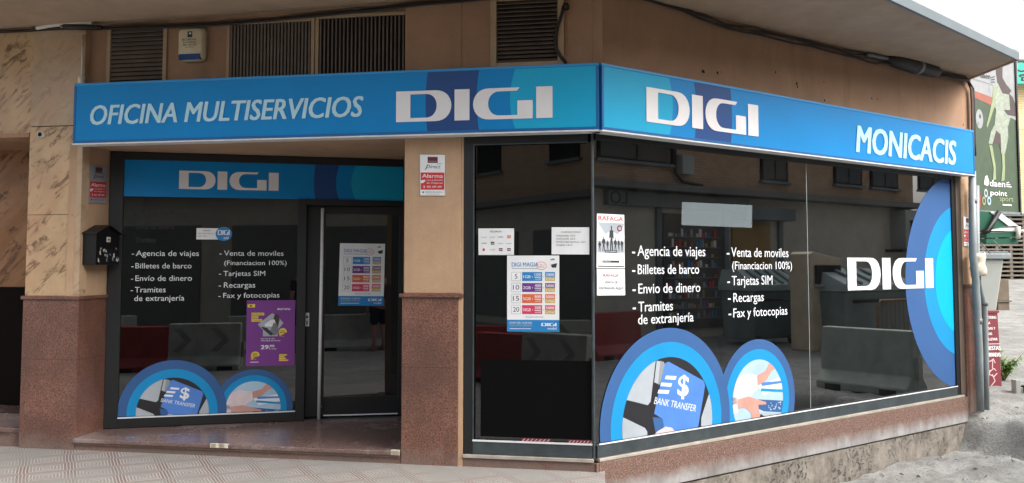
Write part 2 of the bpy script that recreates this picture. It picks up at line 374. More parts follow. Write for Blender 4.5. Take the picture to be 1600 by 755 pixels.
class MB:
    def __init__(s): s.v = []; s.f = []; s.m = []; s.mats = []
    def mi(s, m):
        if m not in s.mats: s.mats.append(m)
        return s.mats.index(m)
    def add(s, vs_, fs, m):
        b = len(s.v); i = s.mi(m); s.v += [tuple(q) for q in vs_]
        for f in fs: s.f.append(tuple(b+k for k in f)); s.m.append(i)
        return s
    def box(s, pl, u0, u1, z0, z1, n0, n1, m):
        p = [pl.w(u, z, n) for n in (n0, n1) for z in (z0, z1) for u in (u0, u1)]
        return s.add(p, [(0, 1, 3, 2), (4, 6, 7, 5), (0, 4, 5, 1), (2, 3, 7, 6), (0, 2, 6, 4), (1, 5, 7, 3)], m)
    def prism(s, pl, pts, n0, n1, m):
        k = len(pts); p = [pl.w(u, z, n0) for u, z in pts]+[pl.w(u, z, n1) for u, z in pts]
        return s.add(p, [tuple(range(k)), tuple(range(2*k-1, k-1, -1))]+[(i, (i+1) % k, k+(i+1) % k, k+i) for i in range(k)], m)
    def poly(s, pl, pts, n, m): return s.add([pl.w(u, z, n) for u, z in pts], [tuple(range(len(pts)))], m) if len(pts) > 2 else s
    def rect(s, pl, u0, u1, z0, z1, n, m): return s.poly(pl, [(u0, z0), (u1, z0), (u1, z1), (u0, z1)], n, m)
    def ring(s, pl, a, b, n0, n1, m, closed=True):
        k = len(a); p = [pl.w(u, z, n0) for u, z in a]+[pl.w(u, z, n0) for u, z in b]+[pl.w(u, z, n1) for u, z in a]+[pl.w(u, z, n1) for u, z in b]
        fs = []
        for i in range(k if closed else k-1):
            j = (i+1) % k
            fs += [(i, j, k+j, k+i), (i, 2*k+i, 2*k+j, j), (k+i, k+j, 3*k+j, 3*k+i)]
        return s.add(p, fs, m)
    def loft(s, rings, m, cap=True):
        b = [q for r in rings for q in r]; k = len(rings[0]); fs = []
        for i in range(len(rings)-1):
            for j in range(k): fs.append((i*k+j, i*k+(j+1) % k, (i+1)*k+(j+1) % k, (i+1)*k+j))
        if cap: fs += [tuple(range(k-1, -1, -1)), tuple((len(rings)-1)*k+j for j in range(k))]
        return s.add(b, fs, m)
    def tube(s, pts, r, m, seg=8):
        pts = [Vector(p) for p in pts]; rings = []
        rr = r if isinstance(r, (list, tuple)) else [r]*len(pts)
        for i, p in enumerate(pts):
            t = (pts[min(i+1, len(pts)-1)]-pts[max(i-1, 0)]).normalized()
            a = t.cross(Vector((0, 0, 1)) if abs(t.z) < .95 else Vector((1, 0, 0))).normalized(); b = t.cross(a)
            rings.append([p+(a*cos(2*pi*k/seg)+b*sin(2*pi*k/seg))*rr[i] for k in range(seg)])
        return s.loft(rings, m)
    def text(s, pl, st, u0, z0, u1, cap, n, m, bold=0., shear=0., z1=None):
        """baseline from (u0,z0) to (u1,z1), capital height cap"""
        vv, ff = glyphs(st, 0, shear)
        x0 = min(v[0] for v in vv); x1 = max(v[0] for v in vv); z1 = z0 if z1 is None else z1
        sy = cap/CAPH; k = (u1-u0)/(x1-x0)
        if bold > 0:                                            # heavier weight: the glyphs overlaid a hair apart
            wd = bold*cap; u0 += wd; u1 -= wd; k = (u1-u0)/(x1-x0); cap -= .7*wd; z0 += .35*wd; z1 += .35*wd; sy = cap/CAPH
            q = ((-1, -.35), (1, -.35), (-1, .35), (1, .35), (-.35, 0), (.35, 0)) if cap > .06 else ((-1, 0), (1, 0), (0, 0))
            for i, (a, b) in enumerate(q):
                s.add([pl.w(u0+(x-x0)*k+a*wd, z0+(z1-z0)*(x-x0)/(x1-x0)+y*sy+b*wd, n-.00012*i) for x, y in vv], ff, m)
            return s
        return s.add([pl.w(u0+(x-x0)*k, z0+(z1-z0)*(x-x0)/(x1-x0)+y*sy, n) for x, y in vv], ff, m)
    def tpx(s, pl, st, bl, br, top, n, m, bold=0., shear=0.):
        u0, z0 = pl.at(*bl); u1, z1 = pl.at(*br); zt = pl.at(*top)[1]
        return s.text(pl, st, u0, z0, u1, zt-z0, n, m, bold, shear, z0)
    def build(s, name, parent=None, smooth=False, bevel=0., solid=True, base=None):
        me = bpy.data.meshes.new(name)
        if parent is not None: W = ROOT[parent.name]
        else:
            xs, ys, zs = zip(*s.v); W = Matrix.Translation(Vector(base) if base else Vector(((min(xs)+max(xs))/2, (min(ys)+max(ys))/2, min(zs))))
        inv = W.inverted()
        me.from_pydata([inv @ Vector(q) for q in s.v], [], s.f); me.update()
        for m in s.mats: me.materials.append(m)
        me.polygons.foreach_set('material_index', s.m)
        bm = bmesh.new(); bm.from_mesh(me)
        if solid: bmesh.ops.recalc_face_normals(bm, faces=bm.faces)
        if smooth:
            for f in bm.faces: f.smooth = True
        bm.to_mesh(me); bm.free()
        o = bpy.data.objects.new(name, me); COL.objects.link(o)
        if parent is not None: o.parent = parent
        else: o.matrix_world = W; 
        ROOT[o.name] = W
        if bevel:
            b = o.modifiers.new("bevel", 'BEVEL'); b.width = bevel; b.segments = 2; b.limit_method = 'ANGLE'
        return o
vv, ff = glyphs("H", 0, 0); CAPH = max(v[1] for v in vv)

def clip(poly, conv):
    """clip a polygon to a convex counter-clockwise one"""
    out = poly
    for i in range(len(conv)):
        a, b = conv[i], conv[(i+1) % len(conv)]; inp, out = out, []
        def side(p): return (b[0]-a[0])*(p[1]-a[1])-(b[1]-a[1])*(p[0]-a[0])
        for j in range(len(inp)):
            p, q = inp[j], inp[(j+1) % len(inp)]; sp, sq = side(p), side(q)
            if sp >= 0: out.append(p)
            if sp*sq < 0:
                t = sp/(sp-sq); out.append((p[0]+(q[0]-p[0])*t, p[1]+(q[1]-p[1])*t))
        if not out: return []
    return out
def circ(cu, cz, r, k=64, ru=None): return [(cu+(ru or r)*cos(2*pi*i/k), cz+r*sin(2*pi*i/k)) for i in range(k)]
def box4(u0, u1, z0, z1): return [(u0, z0), (u1, z0), (u1, z1), (u0, z1)]
def circle3(a, b, c):
    ax, ay = a; bx, by = b; cx, cy = c; d = 2*(ax*(by-cy)+bx*(cy-ay)+cx*(ay-by))
    ux = ((ax*ax+ay*ay)*(by-cy)+(bx*bx+by*by)*(cy-ay)+(cx*cx+cy*cy)*(ay-by))/d
    uy = ((ax*ax+ay*ay)*(cx-bx)+(bx*bx+by*by)*(ax-cx)+(cx*cx+cy*cy)*(bx-ax))/d
    return ux, uy, sqrt((ax-ux)**2+(ay-uy)**2)
def wordmark(mb, pl, u0, z0, u1, h, n0, n1, m):
    """the four wide block letters, 5.14 units by 1"""
    kx = (u1-u0)/5.14
    T = lambda pts: [(u0+x*kx, z0+y*h) for x, y in pts]
    A = lambda cx, rx, y0, y1, a0, a1, k=14: [(cx+rx*abs(cos(t))**.85*(1 if cos(t) >= 0 else -1), (y0+y1)/2+(y1-y0)/2*sin(t)) for t in [a0+(a1-a0)*i/k for i in range(k+1)]]
    out = [(0, 0), (0, 1)]+A(1.30, .55, 0, 1, pi/2, -pi/2); inn = [(.48, .12), (.48, .89)]+A(1.00, .365, .12, .89, pi/2, -pi/2)
    mb.ring(pl, T(out), T(inn), n0, n1, m)
    mb.prism(pl, T(box4(1.958, 2.45, 0, 1)), n0, n1, m)
    o = [(4.09, 1)]+A(3.12, .55, 0, 1, pi/2, 3*pi/2)+[(4.507, 0)]; i = [(4.0, .89)]+A(3.44, .38, .12, .89, pi/2, 3*pi/2)+[(4.507, .12)]
    mb.ring(pl, T(o), T(i), n0, n1, m, False)
    mb.prism(pl, T(box4(4.012, 4.507, .121, .58)), n0, n1, m)
    mb.prism(pl, T(box4(4.62, 5.14, 0, 1)), n0, n1, m)
def logo_px(mb, pl, bl, br, top, n0, n1, m):
    u0, z0 = pl.at(*bl); u1, _ = pl.at(*br); wordmark(mb, pl, u0, z0, u1, pl.at(*top)[1]-z0, n0, n1, m)

# ------------------------------------------------------------------ ground
def smooth(a, b, x):
    t = max(0, min(1, (x-a)/(b-a))); return t*t*(3-2*t)
from mathutils import noise as mn
def ground_h(x, y):
    p = Vector((x, y, 0)); r = p-WC; ur = r.dot(WR.u); d = -r.dot(WR.n)
    base = -.12
    dig = smooth(-.15, .25, ur)*(1-smooth(5.55, 5.84, ur))*smooth(-.6, -.2, d)*(1-smooth(2.2, 4., d))
    h = base-.38*dig
    h += .085*max(0, y-10.6)*smooth(5.4, 6.2, ur) if y < 27 else .085*16.4*smooth(5.4, 6.2, ur)
    # spoil heap at the foot of the right-hand plinth
    q = atz(1545, 715, -.35); dd = ((x-q.x)**2/.8+(y-q.y)**2/.3)
    h += .13*math.exp(-dd*1.6)
    rough = smooth(.0, .6, ur)*(1-smooth(2.8, 5, d))*(1-smooth(6.2, 8.5, ur))
    h += rough*(.05*mn.noise(p*2.3)+.03*mn.noise(p*6.1)+.022*mn.noise(p*13))
    return h
def axis(lo, hi, a, b, fine, coarse):
    out = []; x = lo
    while x < hi: out.append(x); x += fine if a <= x <= b else coarse
    return out+[hi]
xs = axis(-60, 90, .3, 7.3, .045, 1.5); ys = axis(-60, 110, 7., 12.6, .045, 1.5)
mb = MB(); nx = len(xs)
mb.add([(x, y, ground_h(x, y)) for y in ys for x in xs], [(j*nx+i, j*nx+i+1, (j+1)*nx+i+1, (j+1)*nx+i) for j in range(len(ys)-1) for i in range(nx-1)], m_street())
o = mb.build("street", smooth=True, solid=False); o['kind'] = 'structure'
mb = MB()     # tiled pavement along the left facade, a step above the street
pa = [WL.w(-9, 0, .3), WL.w(-.02, 0, .3), WL.w(.02, 0, -.25), WL.w(.25, 0, -1.6), WL.w(-9, 0, -2.1)]
z0, z1 = .058, -.2
mb.add([(p.x, p.y, .042-.010*smooth(-5, 0, WL.uof(p))) for p in pa]+[(p.x, p.y, -.6) for p in pa], [(0, 1, 2, 3, 4)]+[(i, (i+1) % 5, 5+(i+1) % 5, 5+i) for i in range(5)], m_pavement())
o = mb.build("pavement"); o['kind'] = 'structure'

# ------------------------------------------------------------------ the corner building
B = thing("corner_building", "corner shop building with beige render, red granite base and overhanging soffit", "building", (WC.x, WC.y, 0), WL.rz())
UE, UL = 6.13, -4.53
def soff(u): return 3.80-.018*abs(u) if u < 0 else 3.80+.006*u
# pillars
def pillar(name_, u0, u1, depth, marble=False):
    if marble:
        p = MB().box(WL, u0, u1, 1.345, 2.05, 0, depth, m_marb)
        p.box(WL, u0, u1, 2.053, 2.83, 0, depth, m_marb).box(WL, u0+.002, u1, 2.836, 3.69, .002, depth, m_marbp)
        o = p.build("pillar", B, bevel=.004)
        MB().box(WL, u1-.045, u1+.004, 1.36, 3.66, -.008, .06, m_marbp).build("edge_trim", o)
    else:
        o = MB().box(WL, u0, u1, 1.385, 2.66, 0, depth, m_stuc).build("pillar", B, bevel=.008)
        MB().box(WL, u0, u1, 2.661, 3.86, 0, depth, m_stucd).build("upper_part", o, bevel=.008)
    return o
pl1 = pillar("l", -5.055, UL, .10, True)
g1 = MB().box(WL, -5.06, UL+.004, -.1, 1.315, -.012, .10, m_gran).box(WL, -5.075, UL+.02, 1.315, 1.345, -.028, .10, m_gran).build("granite_base", pl1, bevel=.004)
pl2 = pillar("r", -1.612, -1.135, .26)
MB().box(WL, -1.62, -1.155, -.1, 1.355, -.012, .26, m_gran).box(WL, -1.64, -1.115, 1.355, 1.385, -.03, .265, m_gran).build("granite_base", pl2, bevel=.004)
MB().box(WL, -1.154, -1.118, -.05, 1.352, -.004, .10, m_stuc).box(WL, -1.134, -1.118, 1.386, 2.65, .004, .10, m_stuc).build("edge_trim", pl2)
ps_a, ps_b = WL.w(-1.56, 0, .27), RC.w(RCW+.06, 0, -.03); PS = Pl(ps_a[:2], (ps_b-ps_a)[:2])
MB().box(PS, 0, (ps_b-ps_a).length, -.1, 2.66, -.02, .1, m_frame).build("porch_side_wall", B)
# return wall beside the porch, its granite foot
o = MB().box(RT, .0, RTL+.02, 1.345, 2.665, 0, .12, m_stuc).build("return_wall", B)
MB().box(RT, .0, RTL+.02, -.1, 1.315, -.008, .12, m_gran).box(RT, .0, RTL+.02, 1.315, 1.345, -.022, .12, m_gran).build("granite_base", o, bevel=.003)
# upper wall left facade : two bays with vents between piers
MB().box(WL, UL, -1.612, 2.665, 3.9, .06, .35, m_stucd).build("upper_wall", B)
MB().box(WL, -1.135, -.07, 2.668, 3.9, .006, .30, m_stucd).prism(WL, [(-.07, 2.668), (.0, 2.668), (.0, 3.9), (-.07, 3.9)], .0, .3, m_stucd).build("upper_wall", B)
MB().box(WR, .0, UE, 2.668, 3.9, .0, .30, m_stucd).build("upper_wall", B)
# right end pier
pr = MB().box(WR, 5.80, UE, 1.385, 2.7, 0, .6, m_stuc).build("pillar", B, bevel=.006)
MB().box(WR, 5.80, UE+.004, -.19, 1.355, -.012, .6, m_gran).box(WR, 5.795, UE+.02, 1.355, 1.385, -.03, .6, m_gran).build("granite_base", pr, bevel=.004)
# porch ceiling and floor
pc = [WL.w(UL, 0, 0), WL.w(-1.612, 0, 0), RC.w(RCW+.25, 0, .15), RC.w(-.1, 0, .15)]
MB().add([(p.x, p.y, z) for z in (2.66, 2.8) for p in pc], [(0, 1, 2, 3), (4, 5, 6, 7), (0, 1, 5, 4), (2, 3, 7, 6)], m_stuc).build("porch_ceiling", B)
pf = [WL.w(UL+.005, 0, -.03), WL.w(-1.625, 0, -.03), RC.w(RCW+.2, 0, .06), RC.w(-.02, 0, .06)]
st = MB().add([(p.x, p.y, z) for z in (ZF, ZF-.035) for p in pf], [(0, 1, 2, 3), (4, 5, 6, 7), (0, 1, 5, 4), (1, 2, 6, 5), (2, 3, 7, 6), (3, 0, 4, 7)], m_floor).build("porch_step", B, bevel=.006)
MB().box(WL, UL+.005, -1.625, .085, .099, -.018, .1, m_gran).box(WL, UL+.005, -1.625, -.1, .084, -.002, .1, m_gran).build("riser", st)
mb = MB()
q = WL.at(345, 697); random.seed(3)
for k in range(7): 
    u = q[0]+random.uniform(-.09, .09); mb.box(WL, u-.02-random.random()*.02, u+.02, ZF-.028, ZF+.002+random.random()*.003, -.034, -.005-random.random()*.02, m_plaster)
for k in range(4):
    u = -1.70+random.uniform(-.05, .05); mb.box(WL, u-.02, u+.03, ZF-.03, ZF+.003+.002*k, -.033, -.01, m_plaster)
mb.build("chipped_edge", st)
# portal on the far left
MB().box(WL, -7.6, -5.058, 2.78, 3.69, .02, .3, m_marb).build("portal_lintel", B)
MB().box(WL, -7.6, -5.058, 2.74, 2.778, -.01, .9, m_stucd).build("portal_soffit", B)
pw = Pl(WL.w(-5.06, 0, .10)[:2], WL.n[:2])
MB().box(WL, -7.6, -5.0, 1.40, 2.75, .80, .95, m_marbo).box(WL, -7.6, -5.0, .22, 1.399, .79, .95, M("shaded_portal_stone", (20, 15, 13), .8, spec=.1)).build("portal_wall", B)  # dark stone, its colour deepened to carry the recess's shade
ps = MB().box(WL, -7.6, -5.06, .02, .26, .35, .82, m_floor).box(WL, -7.6, -5.06, .02, .19, .06, .349, m_floor).build("portal_step", B, bevel=.006)
MB().box(WL, -7.6, -5.06, .155, .168, .045, .06, m_gran).box(WL, -7.6, -5.06, -.1, .12, .03, .06, m_gran).build("riser", ps)
MB().box(WL, -7.7, -7.55, -.1, 3.7, 0, .9, m_marb).build("pillar", B)
# soffit slab and its edge
pts = [(WL.w(-9, 0, .5), 3.655), (WL.w(0, 0, .5), 3.80), (WR.w(UE+.04, 0, .5), 3.845), ]
e1 = atz(1590, 92, 3.86); e0 = atz(1395, 0, 3.83); ed = (e1-e0).normalized(); ez = e0-ed*3.2
oc = Pl((e0.x, e0.y), ed[:2])
lf = Pl(WL.w(0, 0, -1.35)[:2], WL.u[:2]); cc = cross(lf, oc)
outl = [(lf.w(-9), 3.65), (cc, 3.80), (Vector((e1.x, e1.y, 0)), 3.855)]
wl = [(WL.w(-9, 0, .3), 3.66), (WC+WL.n*.02, 3.80), (WR.w(UE, 0, .0), 3.842)]
vs_ = [(p.x, p.y, z) for p, z in outl+wl]
sb = MB().add(vs_+[(x, y, z+.07) for x, y, z in vs_], [(0, 1, 4, 3), (1, 2, 5, 4), (6, 7, 10, 9), (7, 8, 11, 10), (0, 3, 9, 6)], m_soff).build("soffit_slab", B)
mb = MB()
for (p, za), (q, zb) in ((outl[0], outl[1]), (outl[1], outl[2])):
    f = Pl(p[:2], (q-p)[:2]); L = (q-p).length
    mb.add([f.w(0, za-.012, -.012), f.w(L, zb-.012, -.012), f.w(L, zb+.075, -.012), f.w(0, za+.075, -.012), f.w(0, za-.012, .02), f.w(L, zb-.012, .02), f.w(L, zb+.075, .02), f.w(0, za+.075, .02)],
           [(0, 1, 2, 3), (4, 5, 6, 7), (0, 1, 5, 4), (3, 2, 6, 7)], m_edge)
f = Pl(outl[2][0][:2], (wl[2][0]-outl[2][0])[:2]); L = (wl[2][0]-outl[2][0]).length
mb.add([f.w(a, z, n) for n in (-.01, .02) for a, z in ((-.01, 3.84), (L, 3.83), (L, 3.93), (-.01, 3.93))], [(0, 1, 2, 3), (4, 5, 6, 7), (0, 1, 5, 4), (3, 2, 6, 7)], m_soff)
mb.build("slab_edge", sb)
# unseen upper floors, added to block light from above
uw = MB().box(WL, -9, -.03, 3.95, 10, .02, .4, m_upper).box(WR, .03, 3.5, 3.95, 10, .02, .4, m_upper).build("unseen_upper_wall", B)
for fl in (4.9, 7.8):
    for u in (-7, -4.2, -1.6):
        wv = MB().box(WL, u-.6, u+.6, fl, fl+1.4, -.02, .03, m_frame).build("window", B); MB().box(WL, u-.54, u+.54, fl+.06, fl+1.34, -.028, -.021, m_win).build("pane", wv)
    for u in (1.5,):
        wv = MB().box(WR, u-.6, u+.6, fl, fl+1.4, -.02, .03, m_frame).build("window", B); MB().box(WR, u-.54, u+.54, fl+.06, fl+1.34, -.028, -.021, m_win).build("pane", wv)
rp = [WL.w(-9, 0, 0), WC, WR.w(3.5), WR.w(3.5, 0, 9), WL.w(-9, 0, 9)]
MB().add([(p.x, p.y, z) for z in (10.005, 10.2) for p in rp], [(0, 1, 2, 3, 4), (5, 6, 7, 8, 9)]+[(i, (i+1) % 5, 5+(i+1) % 5, 5+i) for i in range(5)], m_edge).build("roof", B)
sw = Pl(WR.w(UE, 0, .3)[:2], WR.n[:2])
MB().box(sw, 0, 8.5, -.9, 3.83, 0, .25, m_upper).build("side_wall", B)
sw2 = Pl(WR.w(3.5, 0, .41)[:2], WR.n[:2])
MB().box(sw2, 0, 8.5, 3.9, 10, 0, .25, m_upper).build("side_wall", B)
tr = [WC+WL.n*.4, WR.w(UE, 0, .05), WR.w(UE, 0, 9), WL.w(-9, 0, 9), WL.w(-9, 0, .4)]
MB().add([(p.x, p.y, z) for z in (3.905, 3.94) for p in tr], [(0, 1, 2, 3, 4), (5, 6, 7, 8, 9)]+[(i, (i+1) % 5, 5+(i+1) % 5, 5+i) for i in range(5)], m_edge).build("terrace_deck", B)
MB().box(WL, -9.2, -9., -.5, 10, .02, 9, m_upper).build("side_wall", B)
ib = WR.off(3.2); il = RC.off(2.6)
# dark interior
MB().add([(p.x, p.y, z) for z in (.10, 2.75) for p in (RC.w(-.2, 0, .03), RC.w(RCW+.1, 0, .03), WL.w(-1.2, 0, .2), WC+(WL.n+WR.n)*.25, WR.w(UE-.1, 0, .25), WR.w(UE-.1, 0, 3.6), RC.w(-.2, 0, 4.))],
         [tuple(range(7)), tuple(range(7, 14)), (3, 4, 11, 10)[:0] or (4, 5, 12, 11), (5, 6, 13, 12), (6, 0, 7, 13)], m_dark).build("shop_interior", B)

# right plinth
skirt = MB().box(WR, -.005, 5.82, -.18, .10, -.02, .25, m_wash).build("base_band", B, bevel=.004)
pp = MB().box(WR, .0, UE, -1.0, -.195, -.005, .25, m_conc_r).build("concrete_plinth", B)
MB().box(WL, -1.118, -.035, -.1, .10, .0, .25, m_gran).build("base_band", B, bevel=.004)
# holes and stains in the right wall
mb = MB(); random.seed(5)
for x, y, r in ((1098, 112, 4), (1121, 114, 4), (1100, 113, 3), (1212, 113, 3), (1245, 131, 4), (1246, 136, 3), (1287, 128, 2), (1288, 157, 3), (1362, 154, 3), (1371, 155, 2), (1505, 195, 3)):
    u, z = WR.at(x, y); k = r*.0042
    mb.poly(WR, [(u+k*random.uniform(.5, 1.2)*cos(a), z+k*random.uniform(.6, 1.3)*sin(a)) for a in [i*pi/4 for i in range(8)]], -.0015, m_hole)
mb.build("wall_holes", B, solid=False)
# small drain stub in the marble
u, z = WL.at(66, 211)
dp = MB().tube([WL.w(u, z, .02), WL.w(u, z, -.03)], .028, m_conduit, 14).build("drain_stub", B, True)
MB().tube([WL.w(u, z, -.02), WL.w(u, z, -.032)], .02, m_hole, 14).build("opening", dp)

# ---- vents
def vent(pl, x0, y0, x1, y1, horiz, count, fw, label=None, n=-.02, lightbars=False):
    u0, u1, z0, z1 = pl.rect(x0, y0, x1, y1); z0 = min(z0, z0)
    f = MB()
    f.box(pl, u0-fw, u0, z0-fw, z1+fw, n, .0, m_ventf).box(pl, u1, u1+fw, z0-fw, z1+fw, n, .0, m_ventf)
    f.box(pl, u0, u1, z1, z1+fw, n, .0, m_ventf).box(pl, u0, u1, z0-fw, z0, n, .0, m_ventf)
    f = f.build("vent_grille", B, bevel=.003)
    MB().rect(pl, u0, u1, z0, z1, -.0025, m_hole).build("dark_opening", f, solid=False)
    s = MB()
    for i in range(count):
        if horiz:
            zz = z0+(z1-z0)*(i+.5)/count; h = (z1-z0)/count*.42
            s.add([pl.w(u, z_, n_) for u in (u0, u1) for z_, n_ in ((zz+h*.8, -.006), (zz-h*.9, n*1.0), (zz-h*1.15, n*.9), (zz+h*.5, -.004))], [(0, 1, 5, 4), (1, 2, 6, 5), (2, 3, 7, 6), (0, 3, 7, 4)], m_vent)
        else:
            uu = u0+(u1-u0)*(i+.5)/count; h = (u1-u0)/count*(.17 if lightbars else .28)
            s.box(pl, uu-h, uu+h, z0, z1, n, -.004, m_vent)
    s.build("slats", f)
    return f
WU = WL.off(.06); WV = WL.off(.006)
vent(WU, 174, 45, 256, 132, True, 13, .035)
vent(WU, 360, 37, 487, 126, False, 24, .03)
vent(WU, 499, 27, 634, 121, False, 22, .03, lightbars=True)
vent(WV, 777, 1, 872, 98, True, 15, .05, n=-.035)

# ---- recessed shopfront: window and door (RC plane: frame in front of n=0)
ZT, ZB = 2.655, .15
def R(x0, y0, x1, y1): return RC.rect(x0, y0, x1, y1)
u191 = RC.at(191, 400)[0]; u466 = RC.at(463, 500)[0]; uD = RC.at(478, 500)[0]
zb0 = RC.at(300, 308.5)[1]
fr = MB().box(RC, 0, u191, ZB-.01, ZT, -.03, .05, m_frame).box(RC, u191, RCW, 2.585, ZT, -.03, .05, m_frame)
fr.box(RC, u191, u466, ZB-.01, .225, -.03, .05, m_frame).box(RC, u466, uD-.005, ZB-.01, zb0, -.03, .05, m_frame)
w1 = fr.build("shop_window", B, bevel=.004)
MB().rect(RC, u191, u466, .225, zb0, -.0, m_glassL).build("glass", w1, solid=False)
MB().box(RC, u191, u466, .225, .236, -.036, -.0302, m_alu).build("glazing_bead", w1)
# header band with the wordmark
hb = MB(); n = -.006
u0, u1, z0, z1 = u191, RCW, zb0, 2.584
hb.box(RC, u0, u1, z0, z1, n, .02, m_blue)
zc = (z0+z1)/2
def bow(pl, xm, xe, y, side=1):
    a = pl.at(xm, y)[0]; b = pl.at(xe, y)[0]; return a, b
def edge(um, ue, z0, z1, k=12): return [(um+(ue-um)*((2*i/k-1)**2), z0+(z1-z0)*i/k) for i in range(k+1)]
def band(mb, pl, L, Rr, z0, z1, n, m):
    a = edge(*L, z0, z1); b = edge(*Rr, z0, z1); mb.poly(pl, a+b[::-1], n, m)
c = [RC.at(x, 280)[0] for x in (490.5, 493, 525, 530, 549, 556)]
band(hb, RC, (c[0], c[1]), (c[2], c[3]), z0+.001, z1-.001, n-.0008, m_navy)
band(hb, RC, (c[4], c[5]), (u1, u1), z0+.001, z1-.001, n-.0008, m_cyan)
hb = hb.build("header_panel", w1, solid=False)
lg = MB(); logo_px(lg, RC, (279.7, 295.3), (435.2, 295.3), (279.7, 266.7), n-.003, n-.001, m_white); lg.build("wordmark", w1)
# lettering
LSET = [("-", (205.9, 399.9), (209.5, 399.9), (205.9, 391.8)), ("Agencia de viajes", (212.5, 399.9), (310.8, 400.4), (212.5, 391.6)),
        ("-", (205, 419.7), (208.6, 419.7), (205, 411.4)), ("Billetes de barco", (211.6, 419.5), (299.3, 419.1), (211.6, 411.2)),
        ("-", (204.6, 439.3), (208.2, 439.3), (204.6, 430.8)), ("Envío de dinero", (211.6, 439.2), (299.9, 439), (211.6, 430.6)),
        ("-", (204, 457.1), (207.6, 457.1), (204, 448.5)), ("Tramites", (210.5, 457.1), (258.8, 456.8), (210.5, 448.5)),
        ("de extranjería", (209.8, 470.5), (288, 469.7), (209.8, 462))]
LSET2 = [("-", (342.6, 399.7), (346.4, 399.7), (342.6, 391.8)), ("Venta de moviles", (350, 399.6), (443, 399.3), (350, 391.8)),
         ("(Financiacion 100%)", (350.4, 414.3), (447.8, 414.5), (350.4, 407.3)),
         ("-", (342, 431), (345.8, 431), (342, 423.6)), ("Tarjetas SIM", (349, 431.2), (414.4, 430.8), (349, 423.6)),
         ("-", (341.6, 449.8), (345.4, 449.8), (341.6, 441.6)), ("Recargas", (349.7, 449.6), (398.8, 448.5), (349.7, 441.4)),
         ("-", (341, 466), (344.8, 466), (341, 458.2)), ("Fax y fotocopias", (348.8, 465.6), (436.6, 464.6), (348.8, 458))]
def letter(pl, rows, n, par, bold):
    mb = MB()
    for s, a, b, t in rows:
        mb.tpx(pl, s, a, b, t, n, m_vwhite, bold if s != "-" else .05)
        if s != "-": mb.build("lettering", par, solid=False); mb = MB()
letter(RC, LSET, -.004, w1, 0); letter(RC, LSET2, -.004, w1, 0)
mb = MB()
for s, a, b, t in (("Billetes de barco", (211, 338), (292, 338), (211, 329)), ("Envío de dinero", (212, 358), (272, 357), (212, 348)), ("Tramites", (211, 379), (243, 379), (211, 370))):
    mb.tpx(RC, s, a, b, t, -.003, m_vghost, .01)
mb.build("old_lettering", w1, solid=False)

# round photo stickers
def sticker_bank(pl, cu, cz, r3, zb, n, par):
    """r3 = radii of navy, blue and photo discs"""
    half = box4(cu-3, cu+3, zb, cz+3)
    ro = MB().poly(pl, clip(circ(cu, cz, r3[0], 96), half), n, m_vnavy).poly(pl, clip(circ(cu, cz, r3[1], 96), half), n-.0008, m_vblue).build("round_sticker", par, solid=False)
    r = r3[2]; cv = clip(circ(cu, cz, r, 72), half); mb = MB()
    F = lambda pts: clip([(cu+x*r, cz+y*r) for x, y in pts], cv)
    mb.poly(pl, cv, n-.0016, lin_mat_black)
    for pts, m, k in (([(-1.2, .50), (-.80, .40), (-.46, .31), (-.40, .36), (-.28, .98), (-.9, 1.2), (-1.3, .8)], m_key, 1), ([(-1.2, .24), (-.98, .18), (-.53, -.02), (-.48, -.08), (-.47, -.5), (-1.2, -.5)], m_key, 1),
                      ([(-.26, .96), (-.10, .93), (-.21, .60), (-.32, .64)], m_key, 1), ([(-.18, .96), (-.08, .90), (-.19, .60), (-.24, .60)], m_inkg, 2),
                      ([(-.08, .91), (.0, .93), (.80, .58), (.84, .50), (.56, -.5), (-.25, -.5), (-.12, -.02), (-.15, .08), (-.33, .17)], m_keyblue, 2),
                      ([(-.14, .09), (-.10, .03), (-.16, -.12), (-.30, -.12), (-.36, .12)], m_vnavy, 1),
                      ([(.92, .34), (1.1, .5), (1.2, -.6), (.72, -.5), (.74, .0)], m_key, 1),
                      ([(-.44, -.22), (-.26, -.10), (-.08, -.05), (.06, -.08), (.18, -.20), (.2, -.5), (-.5, -.5)], m_finger, 3)):
        mb.poly(pl, F(pts), n-.0016-.0006*k, m)
    # dollar sign and dashes, tilted
    def rot(x, y, a=-.12): return (cu+r*(.33+x*cos(a)-y*sin(a)), cz+r*(.54+x*sin(a)+y*cos(a)))
    vv, ff = glyphs("$", .02, 0); x0 = min(v[0] for v in vv); x1 = max(v[0] for v in vv)
    q = [rot((x-(x0+x1)/2)*.52, (y-CAPH/2)*.44) for x, y in vv]
    mb.add([pl.w(u, z, n-.0034) for u, z in q], ff, m_vwhite)
    for i, (a, b) in enumerate(((-.41, .11), (-.50, .0), (-.55, -.11))):
        mb.poly(pl, [rot(a, b+.025), rot(a+.24, b+.025), rot(a+.22, b-.03), rot(a-.02, b-.03)], n-.0034, m_vwhite)
    vv, ff = glyphs("BANK TRANSFER", 0, .15); x0 = min(v[0] for v in vv); x1 = max(v[0] for v in vv)
    q = [rot(-.60+(x-x0)/(x1-x0)*.96, -.36+y*.15, -.22) for x, y in vv]
    mb.add([pl.w(u, z, n-.0034) for u, z in q], ff, m_vwhite)
    mb.build("printed_photo", ro, solid=False)
